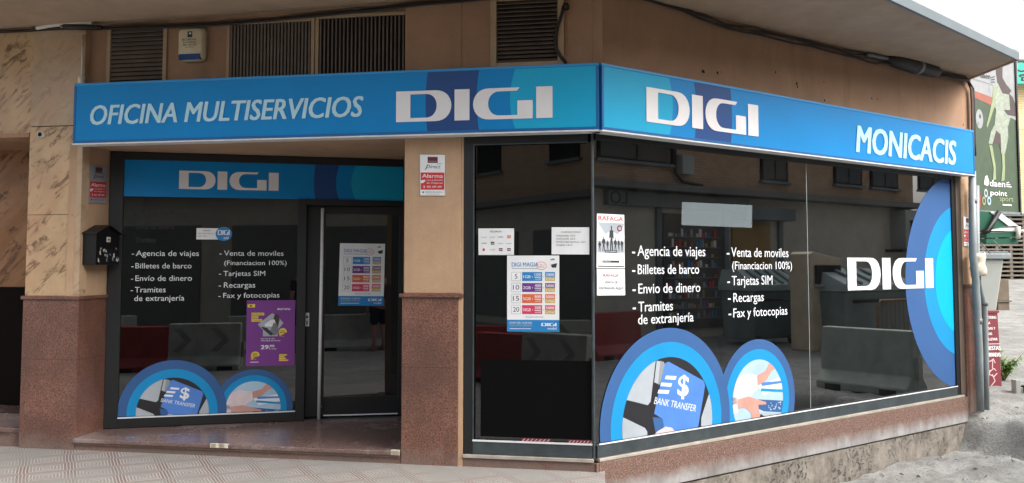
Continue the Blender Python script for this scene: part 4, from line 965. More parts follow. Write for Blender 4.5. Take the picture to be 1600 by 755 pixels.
for k in range(16):
    a, c_ = random.uniform(u0+.03, u1-.02), random.uniform(z0+.02, z1-.12); mb.poly(RT, [(a, c_), (a+random.uniform(.008, .03), c_+random.uniform(-.01, .01)), (a+random.uniform(.005, .03), c_+random.uniform(.01, .05)), (a-.005, c_+random.uniform(.01, .03))], -.1312-.0001*k, m_conduit if k % 2 else m_key)
mb.build("peeling_sticker", s, solid=False)
MB().box(RT, um-.05, um+.05, z1-.092, z1-.082, -.134, -.1315, m_hole).build("letter_slot", s)

# ------------------------------------------------------------------ cables along the soffit
def wobble(pts, k=3, amp=.01, seed=1):
    random.seed(seed); out = []
    for i in range(len(pts)-1):
        a, b_ = Vector(pts[i]), Vector(pts[i+1])
        for j in range(k): out.append(a.lerp(b_, j/k)+Vector((0, 0, random.uniform(-amp, amp))))
    return out+[Vector(pts[-1])]
def onpl(pl, pts, n): return [pl.w(*pl.at(*p), n) for p in pts]
mb = MB()
for i in range(3):
    p = onpl(WL, [(-20, 52+i), (50, 47+i), (70, 46), (158, 44+2*i), (330, 36+3*i), (430, 29+3*i), (520, 19+3*i), (634, 7+2.4*i), (740, -1+2*i), (800, -6+2*i)], -.02-.012*i)
    mb.tube(wobble(p, 3, .006, i), .010, m_cable if i else m_cableg, 6)
tag(mb.build("cable_bundle", smooth=True), "thin dark cable bundle along the soffit above the porch sign", "cable")
u0, z0 = WL.at(66, 46)
mb = MB().tube(wobble(onpl(WL, [(64, 46), (85, 42.5), (110, 39.5), (150, 38.5)], -.055), 2, .002, 4), .018, m_conduit, 10)
tag(mb.build("white_conduit", smooth=True), "short white plastic conduit bent along top of the marble pillar", "conduit")
p = onpl(WL, [(107, 44), (130, 45), (165, 46)], -.06)
s = thing("cable_joint", "dark taped cable joint box below the white conduit", "cable joint", p[1], WL.rz())
MB().tube(p, [.022, .026, .022], m_cable, 8).build("sleeve", s, True); MB().tube([p[0], p[0]-WL.u*.03], .016, m_grey, 8).build("end_cap", s, True)
mb = MB()
for i in range(4):
    p = onpl(WR, [(950, -22+2*i), (985, -10+2.2*i), (1060, 10+3*i), (1130, 37+3*i), (1200, 50+3.2*i), (1290, 73+3*i), (1350, 84+4.5*i), (1385, 95+2.5*i)], -.02-.01*i)
    mb.tube(wobble(p, 3, .012, 20+i), .009, m_cable if i % 2 else m_cableg, 6)
tag(mb.build("cable_bundle", smooth=True), "sagging black cables under the soffit over the right wall", "cable")
p = onpl(WR, [(1378, 93), (1388, 95), (1400, 98), (1420, 104), (1438, 109), (1452, 113), (1458, 115)], -.06)
s = thing("cable_splice", "fat black ribbed splice sleeve on the cables at right wall", "cable joint", p[3], WR.rz())
MB().tube(p, [.03, .075, .085, .085, .078, .07, .04], m_cable, 14).build("sleeve", s, True)
MB().tube([p[3]+(p[4]-p[3])*.1, p[3]+(p[4]-p[3])*.35], .09, m_grey, 14).build("clamp_band", s, True)
MB().tube([p[0], p[0]+(p[0]-p[1])*3], .022, m_grey, 8).build("gland", s, True)
mb = MB()
for i in range(4):
    p = onpl(WR, [(1454, 112+2*i), (1480, 116+2.6*i), (1505, 122+2.2*i)], -.03-.012*i); u = 6.02+.02*i
    p += [WR.w(u, 3.70, -.05), WR.w(u+.01, 3.55, -.05), WR.w(u, 3.2, -.05), WR.w(u, 2.9, -.05)]
    mb.tube(wobble(p, 2, .004, 40+i), .012, m_cableg if i < 2 else m_cable, 6)
tag(mb.build("cable_bundle", smooth=True), "dusty cables turning down from soffit behind end of right sign", "cable")
u, z = WV.at(885, 10)
p = onpl(WV, [(882, 12), (879, 25), (873, 42), (869, 62), (870, 78), (877, 90), (886, 101)], -.05)
tag(MB().tube(p, .013, m_cable, 8).box(WV, u-.02, u+.02, z-.03, z+.01, -.06, 0, m_cable).build("drop_cable", smooth=True), "black cable curving down across the louvred vent beside the corner", "cable")
u, z = WL.at(131, 128)
tag(MB().tube([WL.w(u, z-.03, -.03), WL.w(u, z+.04, -.03)], .03, m_conduit, 12).tube([WL.w(u, z+.04, -.03), WL.w(u-.003, 3.62, -.03)], .008, m_conduit, 8).build("cable_gland", smooth=True), "thin white conduit with gland rising above left end of sign", "conduit")

# standpipes at the right end
def pipe(label, pts, r, seed, joints):
    s = thing("standpipe", label, "pipe", (pts[-1].x, pts[-1].y, pts[-1].z), 0, "grey standpipes at the right end")
    MB().tube(pts, r, m_pvc, 14).build("pipe", s, True)
    for a in joints:
        MB().tube([a, a-Vector((0, 0, .06))], r*1.16, m_grey, 14).build("collar", s, True)
    return s
gz = -.2
PE = WR.off(-.12)
def pe(x, y, n=0): u, z = PE.at(x, y); return PE.w(u, z, n)
pipe("thicker grey pipe nearest the shop pier, reaching the ground", [pe(1519, 268), pe(1520, 400), pe(1524, 430), pe(1530, 560), pe(1532, 643)], .042, 1, [pe(1520, 310), pe(1528, 498)])
pipe("slimmer grey pipe bent outward, next to the red board", [pe(1528, 290, .02), pe(1529, 420, .02), pe(1533, 450, .02), pe(1541, 475, .02), pe(1543, 560, .02), pe(1544, 641, .02)], .034, 2, [pe(1541, 470, .02)])
pipe("thin dark pipe rising between the two grey pipes", [pe(1524, 272, .03), pe(1525, 300, .03), pe(1534, 460, .03), pe(1538, 560, .03), pe(1539, 642, .03)], .018, 3, [])
a, c_ = pe(1527, 396), pe(1529, 431)
mb = MB(); rings = []
random.seed(11)
for k in range(7):
    t = k/6; p = a.lerp(c_, t); r = .085+random.uniform(-.01, .012)
    rings.append([p+Vector((cos(j*pi/6)*r*random.uniform(.92, 1.08), sin(j*pi/6)*r*.8*random.uniform(.9, 1.1), random.uniform(-.01, .01))) for j in range(12)])
mb.loft(rings, m_plaster); tag(mb.build("plaster_wrap", smooth=True), "rough cream plaster lump wrapped round the grey pipes", "plaster")

# ------------------------------------------------------------------ the side street beyond
def groundY(Y, x): return ground_h(x, Y)
BY = Pl((14.1, 26), (1, .12))
s = thing("brick_building", "cream brick building with louvred ground floor across side street", "building", BY.w(4, 1.), BY.rz())
MB().box(BY, -.02, 9, 3.05, 7.3, 0, 5, m_brY).build("upper_wall", s)
MB().box(BY, -.06, 9, 7.3, 7.45, -.08, 5, m_lat).build("parapet", s)
mb = MB().box(BY, -3, 9, .5, 1.15, .0, .4, m_lat).box(BY, -3, 9, 2.98, 3.045, -.02, .4, m_edge)
lw = MB()
rows, z0, hh = 15, 1.16, .122
for i in range(rows):
    z = z0+i*hh
    lw.box(BY, -3, 9, z, z+.05, .02, .2, m_lat)
    for k in range(30): 
        u = -3+k*.42+(.21 if i % 2 else 0)*0; lw.box(BY, u, u+.09, z+.05, z+hh, .03, .2, m_lat)
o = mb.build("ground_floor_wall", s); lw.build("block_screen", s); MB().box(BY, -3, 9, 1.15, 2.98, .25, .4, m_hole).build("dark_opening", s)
MB().box(BY, -3, 9, .4, .75, -.35, 0, m_conc).box(BY, -3, 9, .76, .82, -.3, 0, m_edge).build("step", s)
fr = MB().box(BY, 1.2, 2.4, 4.2, 5.6, -.02, .05, m_frame).build("window", s); MB().box(BY, 1.27, 2.33, 4.27, 5.53, -.03, -.021, m_win).build("pane", fr)
MB().rect(BY, .0, 9, 5.45, 5.9, -.004, M("soldier_brick", (220, 196, 150), .85)).build("brick_band", s, solid=False)
# teal clinic sign
TS = BY.off(-.35)
u0, z1 = TS.at(1584, 96); _, z0 = TS.at(1592, 131)
s = thing("clinic_sign", "teal clinic sign with dark lettering and telephone mark", "sign", TS.w(u0+.6, z0), TS.rz())
MB().box(TS, u0, u0+1.9, z0, z1, 0, .12, m_teal).build("panel", s, bevel=.01)
mb = MB().text(TS, "Clinica", u0+.03, (z0+z1)/2+.02, u0+1.35, .32, -.003, m_ink, .01)
zc = z0+.16; uc = u0+.3
mb.poly(TS, [(uc-.11, zc-.08), (uc+.11, zc-.08), (uc+.09, zc+.04), (uc-.09, zc+.04)], -.003, m_ink).poly(TS, [(uc-.16, zc+.03), (uc-.16, zc+.08), (uc-.1, zc+.12), (uc+.1, zc+.12), (uc+.16, zc+.08), (uc+.16, zc+.03), (uc+.1, zc+.03), (uc+.08, zc+.07), (uc-.08, zc+.07), (uc-.1, zc+.03)], -.004, m_ink).poly(TS, circ(uc, zc-.02, .035, 12), -.005, m_teal)
mb.text(TS, "950 12 34", uc+.25, zc-.08, uc+1.3, .16, -.003, m_ink)
mb.build("lettering", s, solid=False)
# sports banner
bn0 = atY(1519, 300, 17.5); bn1 = atY(1591, 300, 18.3)
BN = Pl(bn0[:2], (bn1-bn0)[:2])
bw = (Vector((bn1.x, bn1.y, 0))-Vector((bn0.x, bn0.y, 0))).length; bu0 = -.35
zb0_ = BN.at(1555, 330)[1]; zt_ = BN.at(1555, 78)[1]
s = thing("sports_banner", "tall printed sports shop banner with a footballer on grass", "banner", BN.w(.3, zb0_), BN.rz())
MB().box(BN, bu0, bw, zb0_, zt_, 0, .06, m_lawn).build("panel", s)
MB().box(BN, bu0-.02, bw, zb0_-.05, zb0_-.001, -.03, .1, m_grey).box(BN, bw+.001, bw+.05, zb0_-.05, zt_, -.03, .1, m_frame).build("frame", s)
mb = MB()
def bp(pts, m, k): mb.poly(BN, [BN.at(*p) for p in pts], -.002-.0012*k, m)
bp([(1500, 60), (1590, 78), (1590, 190), (1566, 176), (1515, 143), (1500, 140)], m_pale, 0)
bp([(1500, 138), (1520, 141), (1552, 153), (1552, 166), (1520, 152), (1500, 148)], m_track, 1)
bp([(1520, 122), (1551, 132), (1551, 134), (1520, 125)], m_grey, 1); bp([(1544, 132), (1547, 133), (1547, 145), (1544, 144)], m_inkg, 2)
bp([(1555, 106), (1566, 102), (1566, 122), (1572, 132), (1580, 142), (1576, 148), (1566, 146), (1558, 128)], m_body, 3)
bp([(1552, 134), (1560, 130), (1566, 146), (1578, 142), (1584, 156), (1582, 172), (1574, 200), (1553, 206), (1556, 172)], m_kit, 2)
bp([(1552, 134), (1556, 140), (1553, 168), (1546, 190), (1542, 200), (1541, 196), (1545, 180), (1550, 158)], m_lime, 3)
bp([(1576, 146), (1582, 152), (1588, 168), (1588, 182), (1574, 180), (1568, 172), (1578, 172)], m_body, 4)
bp([(1553, 196), (1574, 192), (1575, 215), (1570, 240), (1564, 240), (1562, 212), (1556, 206), (1550, 226), (1544, 224), (1548, 206)], m_kit, 3)
bp([(1556, 204), (1563, 210), (1564, 236), (1560, 224), (1550, 226)], m_body, 4)
bp([(1545, 226), (1550, 228), (1555, 258), (1556, 280), (1551, 282), (1552, 262)], m_lime, 4); bp([(1565, 240), (1569, 240), (1570, 262), (1569, 282), (1564, 284), (1566, 262)], m_lime, 4)
cu, cz = BN.at(1530, 186); mb.poly(BN, circ(cu, cz, .19, 24, .12), -.006, m_pale); mb.poly(BN, circ(cu+.02, cz+.05, .045, 8, .03), -.007, m_ink); mb.poly(BN, circ(cu-.05, cz-.1, .04, 8, .03), -.007, m_grey)
mb.tpx(BN, "daen", (1531, 121), (1547, 127), (1531, 113), -.009, m_ink, .01)
for k in range(3): bp([(1548, 121+3.5*k), (1554, 119+4.2*k), (1554, 120.4+4.2*k), (1548, 122.4+3.5*k)], m_ink, 5)
mb.tpx(BN, "daen", (1546, 291), (1570, 293), (1546, 281), -.009, m_paper, .02); mb.tpx(BN, "point", (1547, 305), (1573, 308), (1547, 297), -.009, m_paper, .02); mb.tpx(BN, "sport", (1561, 314), (1583, 316.5), (1561, 306), -.009, m_lime, .03)
for k in range(3): bp([(1572, 292-2.6*k), (1580-2*k, 293-3.6*k), (1580-2*k, 291.6-3.6*k), (1572, 290.6-2.6*k)], m_paper, 5)
bp([(1566, 319), (1580, 320), (1580, 322), (1566, 321)], m_paper, 5)
for x, y, m in ((1540, 302, m_key), (1537, 314, m_lime), (1545, 314, m_sheet)):
    cu, cz = BN.at(x, y); mb.ring(BN, circ(cu, cz, .085, 16, .06), circ(cu, cz, .045, 16, .03), -.0085, -.0075, m)
bp([(1539, 276), (1542, 274), (1545, 284), (1543, 291), (1537, 288)], m_paper, 4)
mb.build("printed_picture", s, solid=False)
ph = MB(); 
for u in (bu0+.02,): ph.box(BN, u, u+.06, ground_h(*BN.w(u)[:2])-.1, zb0_-.052, .02, .08, m_grey)
ph.build("post", s)
# round red road sign glimpsed behind the pipes
RS = Pl(atY(1524, 312, 12.6)[:2], (1, .9)); cu, cz = 0, atY(1524, 312, 12.6).z
s = thing("round_road_sign", "round red road sign half hidden behind the grey pipes", "road sign", RS.w(0, 0), RS.rz())
MB().prism(RS, circ(cu, cz, .19, 32), 0, .01, m_plred).build("disc", s); MB().rect(RS, -.13, .13, cz-.035, cz+.035, -.003, m_paper).build("white_bar", s, solid=False)
MB().tube([RS.w(0, ground_h(*RS.w(0)[:2]), .05), RS.w(0, cz+.1, .05)], .03, m_grey, 10).build("post", s, True)
# green awning
s0 = atY(1531, 350, 16.5); AW = Pl(s0[:2], (1, .1)); 
s = thing("folding_awning", "green and white folding awning frame beyond the grey pipes", "awning", AW.w(.3, AW.at(1560, 385)[1]), AW.rz())
def ap(mb, pts, n0, n1, m): mb.prism(AW, [AW.at(*p) for p in pts], n0, n1, m)
mb = MB(); ap(mb, [(1530, 330), (1546, 331), (1575, 353), (1548, 359), (1532, 360)], 0, .6, m_green); ap(mb, [(1541, 364), (1589, 362), (1590, 370), (1541, 372)], -.01, .5, m_green); ap(mb, [(1541, 373), (1591, 372), (1591, 381), (1541, 381)], .0, .5, m_green); mb.build("canvas", s)
mb = MB(); ap(mb, [(1546, 331), (1560, 331), (1590, 353), (1575, 353)], -.02, .62, m_awhite); ap(mb, [(1540, 361), (1560, 357), (1589, 356), (1589, 361), (1560, 361)], -.03, .5, m_awhite); mb.build("white_panel", s)
q = [AW.w(*AW.at(*p), -.06) for p in ((1558, 331), (1540, 362), (1532, 363))]; mb = MB().tube(q, .045, m_iron, 8); mb.tube([AW.w(*AW.at(*p), -.04) for p in ((1531, 380), (1545, 396))], .012, m_grey, 6); mb.tube([AW.w(*AW.at(*p), -.04) for p in ((1550, 376), (1567, 393))], .01, m_grey, 6); mb.build("folding_arm", s, True)
q = [AW.w(*AW.at(*p), -.05) for p in ((1588, 354), (1588, 373))]; MB().tube(q, .04, m_conduit, 8).tube([q[0]+Vector((-.05, 0, -.08)), q[0]+Vector((.1, 0, -.08))], .02, m_conduit, 6).build("end_bracket", s, True)
MB().tube([AW.w(-.1, ground_h(*AW.w(-.1)[:2]), .3), AW.w(-.1, AW.at(1531, 330)[1], .3)], .04, m_iron, 8).build("post", s, True)

# grey bin, brown box, red board, plant, bollard stub
def bxz(P0, x0, x1, ztop, zbot, taper, depth, m, mb=None):
    pass
YB = 19.2
q0, q1 = atY(1526, 490, YB), atY(1561, 490, YB); gB = min(q0.z, q1.z)
BI = Pl(q0[:2], (1, .05))
s = thing("waste_bin", "big grey plastic bin with ridged lid beyond the pipes", "bin", BI.w(.3, gB), BI.rz())
wdt = (q1-q0).length; zt = BI.at(1560, 405)[1]; wt = BI.at(1569, 405)[0]
MB().loft([[BI.w(u, gB, n) for u, n in ((-.15, .08), (wdt, .08), (wdt, .75), (-.15, .75))], [BI.w(u, zt, n) for u, n in ((-.25, 0), (wt, 0), (wt, .9), (-.25, .9))]], m_bin).build("body", s, bevel=.03)
zl = BI.at(1560, 396)[1]; MB().box(BI, -.28, BI.at(1578, 400)[0], zt, zl, -.06, .95, m_pvc).box(BI, -.2, BI.at(1577, 400)[0], zl+.001, zl+.04, .0, .85, m_grey).build("lid", s, bevel=.02)
mb = MB(); random.seed(6)
for k in range(9): u, z = random.uniform(.1, wdt*.9), random.uniform(gB+.6, gB+1.0); mb.poly(BI, [(u, z), (u+.03, z+.01), (u+.02, z+.035), (u-.01, z+.02)], .02, m_ink)
MB().tube([BI.w(.05, gB+.08, .8), BI.w(.05, gB+.08, .9)], .1, m_iron, 14).build("wheel", s, True)
q0, q1 = atY(1561, 490, 19.6), atY(1582, 490, 19.6); BB = Pl(q0[:2], (1, .05)); wb = (q1-q0).length; ztb = BB.at(1570, 436)[1]; zm = BB.at(1570, 472)[1]
s = thing("brown_crate", "brown weathered crate standing beside the grey bin", "crate", BB.w(wb/2, q0.z), BB.rz())
MB().box(BB, 0, wb-.03, zm+.03, ztb, .03, .5, m_board).box(BB, .0, wb-.03, q0.z-.05, zm, .03, .5, m_board).build("body", s, bevel=.01); MB().box(BB, -.02, wb, zm+.001, zm+.029, .0, .52, m_lat).build("rim", s)
YR = 12.2
q0, q1 = atY(1540, 621, YR), atY(1565, 621, YR); RB = Pl(q0[:2], (1, .15)); gR = atY(1556, 621, YR).z
s = thing("catering_board", "dark red catering board with white lettering leaning by the pipes", "sign board", RB.w(.1, gR), RB.rz())
wr = RB.at(1566, 610)[0]; wt = RB.at(1564, 490)[0]+.045; zt = RB.at(1555, 490)[1]
tilt = .12
class TP(Pl):
    def w(s, u, z=0., n=0.):
        return Pl.w(s, u, z, n+(z-gR)*tilt)
RBt = TP(RB.o[:2], RB.u[:2])
MB().prism(RBt, [(-.04, gR), (wr, gR), (wt, zt), (-.04, zt)], 0, .05, m_maroon).build("panel", s); MB().prism(RBt, [(-.06, zt+.001), (wt+.02, zt+.001), (wt+.02, zt+.03), (-.06, zt+.03)], -.01, .06, m_maroon).build("top_rail", s)
mb = MB(); hgt = zt-gR
tu = RB.at(1545.5, 550)[0]+.02; tw = wt-.012-tu
for i, (st_, k, cp, a, b_) in enumerate((("CATERING", .93, .036, 0, .93), ("PARA", .865, .034, 0, .45), ("MESAS Y", .80, .034, 0, .78), ("BODAS", .735, .034, 0, .5), ("A LLEVAR", .67, .034, 0, .85))): mb.text(RBt, st_, tu+tw*a, gR+hgt*k, tu+tw*b_, cp, -.003, m_paper, .05)
mb.rect(RBt, .0, wt-.01, gR+hgt*.625, gR+hgt*.632, -.003, m_paper)
mb.text(RBt, "FIESTAS", tu, gR+hgt*.555, tu+tw, .055, -.003, m_paper, .06); mb.text(RBt, "PRIVADAS", tu, gR+hgt*.475, tu+tw*.95, .055, -.003, m_paper, .06)
mb.build("lettering", s, solid=False)
mb = MB(); random.seed(12)
for path in ([(0, .42), (.06, .45), (.12, .42), (.17, .45), (.19, .40)], [(.05, .36), (.1, .30), (.16, .34), (.19, .31)], [(.02, .18), (.09, .27), (.15, .24), (.2, .28)], [(.02, .2), (.06, .1), (.16, .19), (.13, .27)], [(.06, .1), (.2, .1)], [(.11, .32), (.06, .22)], [(.16, .44), (.14, .34)], [(.12, .1), (.16, .03)]):
    for (a, b_), (c_, d_) in zip(path, path[1:]):
        dx, dz = c_-a, (d_-b_)*hgt; L = sqrt(dx*dx+dz*dz); nx_, nz_ = -dz/L*.006, dx/L*.006
        mb.poly(RBt, [(a+nx_, gR+b_*hgt+nz_), (c_+nx_, gR+d_*hgt+nz_), (c_-nx_, gR+d_*hgt-nz_), (a-nx_, gR+b_*hgt-nz_)], -.003-.0003*random.random(), m_finger)
mb.build("line_drawing", s, solid=False)
YP = 12.6
q = atY(1571, 612, YP); gP = ground_h(q.x, q.y)
s = thing("oleander_plant", "small leafy green plant growing behind the red board", "plant", (q.x, q.y, gP))
random.seed(21); st_ = MB(); lv = MB()
for k in range(13):
    tip = atY(random.uniform(1566, 1590), random.uniform(546, 574), YP)+Vector((0, random.uniform(-.15, .25), 0))
    base = Vector((q.x-.02+random.uniform(-.03, .03), q.y+random.uniform(-.03, .03), gP)); mid = base.lerp(tip, .5)+Vector((random.uniform(-.03, .03), 0, .06))
    pts = [base, mid, tip]; st_.tube(pts, [.007, .005, .003], m_stem, 5)
    for j in range(26):
        t = random.uniform(.25, 1.0); p = (base.lerp(mid, t*2) if t < .5 else mid.lerp(tip, t*2-1)); a = random.uniform(0, 2*pi); L = random.uniform(.06, .13)
        dr = Vector((cos(a), sin(a), random.uniform(-.9, .5))).normalized(); sd_ = dr.cross(Vector((0, 0, 1))).normalized()*L*.13
        lv.add([p, p+dr*L*.5+sd_, p+dr*L, p+dr*L*.5-sd_], [(0, 1, 2, 3)], m_leafy if random.random() < .3 else m_leaf)
st_.build("stems", s, True); lv.build("foliage", s, solid=False)
YS = 11.8
q0 = atY(1588, 617, YS); SB = Pl(q0[:2], (1, .1)); 
s = thing("metal_stand", "grey steel stand foot standing on the ground at right edge", "stand", SB.w(.2, ground_h(*SB.w(.2)[:2])), SB.rz())
zt = SB.at(1590, 594)[1]; MB().box(SB, 0, .065, q0.z, zt, 0, .1, m_bin).box(SB, .066, .8, q0.z, q0.z+.09, 0, .1, m_bin).build("frame", s, bevel=.006)
zb_ = ground_h(*SB.w(.15)[:2]); MB().tube([SB.w(.1, zb_+.05, .02), SB.w(.8, zb_+.05, .02)], .05, m_iron, 14).build("roller", s, True)
MB().box(SB, .3, .36, zb_+.08, q0.z-.001, .02, .08, m_bin).build("leg", s)

# rubble on the dug-up ground
random.seed(31); mb = MB(); m_rub = M("rubble_grey", (136, 135, 131), .9, 0, .25, 20)
for k in range(260):
    x = random.uniform(1180, 1600); y = random.uniform(640, 760)
    p = atz(x, y, -.45); r = p-WC; r.z = 0
    if -r.dot(WR.n) < .12 or r.dot(WR.u) < .3: continue
    sz = random.choice((.005, .006, .008, .012, .017)) * random.uniform(.6, 1.2); z = ground_h(p.x, p.y)
    ax = [Vector((random.uniform(-1, 1), random.uniform(-1, 1), random.uniform(-.6, .6))).normalized()*sz*random.uniform(.7, 1.2) for _ in range(3)]
    c_ = Vector((p.x, p.y, z-sz*.1)); v8 = [c_+ax[0]*a+ax[1]*b_+Vector((0, 0, sz*.6))*d for a in (-1, 1) for b_ in (-1, 1) for d in (-1, 1)]
    mb.add(v8, [(0, 1, 3, 2), (4, 6, 7, 5), (0, 4, 5, 1), (2, 3, 7, 6), (0, 2, 6, 4), (1, 5, 7, 3)], m_rub)
o = mb.build("rubble"); o['kind'] = 'stuff'

# ------------------------------------------------------------------ across the street (seen mirrored in the glass)
def V(x, y, n=0.):          # picture position of a mirror image -> (u, z) on the opposite facade plane moved n out
    return OV.off(-n).at(x, y)
s = thing("opposite_building", "brick and render building across the street, mirrored in the shop glass", "building", OF.w(4, -.1), OF.rz())
zL = V(1265, 306)[1]
MB().box(OF, -34, 22, zL, 5.9, -.5, -.1, m_brO).build("upper_wall", s)
MB().box(OF, -34, 22, -.6, zL-.17, -.5, -.15, m_render).build("ground_floor_wall", s)
MB().box(OF, -34, 22, zL-.16, zL-.01, -.5, .35, m_shut).build("ledge", s)
for x0, x1, y0 in ((940, 1052, 252), (1195, 1232, 283), (1309, 1349, 289), (1366, 1405, 294), (1440, 1480, 298)):
    a = V(x0, y0)[0]; c_ = V(x1, y0)[0]; z = V((x0+x1)/2, y0)[1]
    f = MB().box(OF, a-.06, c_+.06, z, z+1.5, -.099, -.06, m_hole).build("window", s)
    MB().box(OF, a-.12, c_+.12, z-.07, z-.001, -.099, .02, m_edge).build("sill", f); MB().box(OF, a+.02, (a+c_)/2-.03, z+.05, z+1.45, -.058, -.05, m_win).box(OF, (a+c_)/2+.03, c_-.02, z+.05, z+1.45, -.058, -.05, m_win).build("pane", f)
for u in range(-30, -2, 4):
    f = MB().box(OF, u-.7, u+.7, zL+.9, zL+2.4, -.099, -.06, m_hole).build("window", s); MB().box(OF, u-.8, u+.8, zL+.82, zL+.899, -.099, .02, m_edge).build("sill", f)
    f = MB().box(OF, u-1.6, u+1.6, .1, zL-.9, -.149, -.12, m_shut if u % 8 else m_win).build("shutter", s)
# shopfront with sign band, dark window, yellow panel, shutter housing
a0, a1 = V(950, 310)[0], V(1170, 320)[0]
f = MB().box(OF, a0, a1, V(1000, 322)[1], V(1000, 300)[1], -.149, .02, m_grey).build("shop_band", s)
MB().text(OF, "LO", a0+.55, V(960, 318)[1], a0+.05, .28, .024, m_ink, .03).build("lettering", f, solid=False)
a, c_ = V(1042, 400)[0], V(1135, 400)[0]
MB().box(OF, a, c_, .1, V(1090, 335)[1], -.149, -.1, m_win).build("shop_window", s)
random.seed(14); mb = MB()
for r_ in range(9):
    z = .35+.24*r_; mb.box(OF, a+.1, c_-.1, z-.02, z, -.098, -.07, m_grey)
    for k in range(16):
        if random.random() < .75:
            u = a+.15+(c_-a-.4)*k/16; mb.box(OF, u, u+random.uniform(.05, .1), z, z+random.uniform(.06, .19), -.098, -.075, random.choice((m_red, m_paper, m_pblue, m_bin, m_inkg, m_pgold)))
mb.build("shelf_display", s)
a, c_ = V(1150, 380)[0], V(1208, 380)[0]; MB().box(OF, a, c_, .3, V(1180, 348)[1], -.149, -.08, m_gold).build("yellow_panel", s)
a, c_ = V(1150, 330)[0], V(1228, 330)[0]; MB().box(OF, a, c_, V(1190, 345)[1], V(1190, 326)[1], -.149, .3, m_edge).build("shutter_box", s)
for u in (V(1035, 400)[0], V(1140, 400)[0], V(1225, 400)[0]): MB().box(OF, u-.08, u+.08, -.4, zL-.5, -.149, -.07, m_edge).build("pilaster", s)
# dark wall equipment
a, z = V(1062, 272); 
tag(MB().box(OF, a, a+.4, z, z+.45, -.098, .1, m_bin).tube([OF.w(a-.15, zL+.9, 0), OF.w(a-.15, zL+.3, 0), OF.w(a+.1, zL+.1, 0), OF.w(a+.8, zL+.05, 0)], .04, m_cable, 6).build("meter_box"), "pale meter box and bent pipe on the opposite brick wall", "meter box")
a, c_, z0, z1 = V(1398, 360)[0], V(1432, 360)[0], V(1415, 390)[1], V(1415, 330)[1]
s = thing("air_conditioner", "tall pale air conditioner unit on the opposite rendered wall", "air conditioner", OF.w((a+c_)/2, z0), OF.rz())
MB().box(OF, a, c_, z0, z1, -.148, .35, m_bin).build("casing", s, bevel=.02); MB().box(OF, a+.25, c_-.05, z0+.1, z1-.3, .351, .36, m_hole).build("fan_grille", s)
MB().box(OF, a-.3, c_, z0-.08, z0-.001, -.148, .4, m_iron).build("bracket", s)
# waste containers
def container(label, x0, x1, n, dep, hz, m):
    a, c_ = V(x0, 470, n)[0], V(x1, 470, n)[0]; g = ground_h(*OF.w((a+c_)/2, 0, n)[:2])
    s = thing("waste_container", label, "container", OF.w((a+c_)/2, g, n), OF.rz(), "street waste containers")
    MB().loft([[OF.w(u, g+.12, q) for u, q in ((a+.1, n-dep), (c_-.1, n-dep), (c_-.1, n-.12), (a+.1, n-.12))], [OF.w(u, g+hz*.72, q) for u, q in ((a, n-dep), (c_, n-dep), (c_, n), (a, n))]], m).build("body", s, bevel=.03)
    mb = MB().loft([[OF.w(u, g+hz*.725, q) for u, q in ((a-.03, n-dep-.03), (c_+.03, n-dep-.03), (c_+.03, n+.06), (a-.03, n+.06))], [OF.w(u, g+hz*.8, q) for u, q in ((a-.03, n-dep-.03), (c_+.03, n-dep-.03), (c_+.03, n+.06), (a-.03, n+.06))], [OF.w(u, g+hz, q) for u, q in ((a+.05, n-dep), (c_-.05, n-dep), (c_-.05, n-dep*.55), (a+.05, n-dep*.55))]], m_contl)
    for k in range(1, 5):
        u = a+(c_-a)*k/5; mb.loft([[OF.w(u-.05, g+hz*.80, n+.03), OF.w(u+.05, g+hz*.80, n+.03), OF.w(u+.05, g+hz*.84, n+.03), OF.w(u-.05, g+hz*.84, n+.03)], [OF.w(u-.05, g+hz, n-dep*.5), OF.w(u+.05, g+hz, n-dep*.5), OF.w(u+.05, g+hz+.03, n-dep*.5), OF.w(u-.05, g+hz+.03, n-dep*.5)]], m_cont)
    mb.build("lid", s)
    for u in (a+.25, c_-.25): MB().tube([OF.w(u, g+.1, n-.1), OF.w(u, g+.1, n-.02)], .1, m_iron, 12).build("wheel", s, True)
    MB().tube([OF.w(a+.2, g+hz*.6, n+.05), OF.w(c_-.2, g+hz*.6, n+.05)], .03, m_iron, 8).build("handle", s, True)
container("grey waste container left of the clothes bank, mirrored in window", 1178, 1250, 2.2, .9, 1.62, m_cont)
container("grey waste container behind the crowd barrier, mirrored in window", 1322, 1428, 4.2, 1.3, 1.62, m_cont)
n = 3.6; a, c_ = V(1268, 480, n)[0], V(1316, 480, n)[0]; g = ground_h(*OF.w((a+c_)/2, 0, n)[:2])
s = thing("clothes_bank", "tall beige clothes donation bank between the two waste containers", "clothes bank", OF.w((a+c_)/2, g, n), OF.rz())
MB().prism(OF, [(a, g), (c_, g), (c_, g+1.85), (a+.1, g+2.0), (a, g+1.95)], n-.5, n, m_bank).build("body", s, bevel=.02)
MB().box(OF, a+.12, c_-.1, g+1.35, g+1.72, n+.002, n+.05, m_hole).build("chute", s); MB().box(OF, a+.1, c_-.08, g+1.28, g+1.34, n+.002, n+.14, m_bin).build("shelf", s)
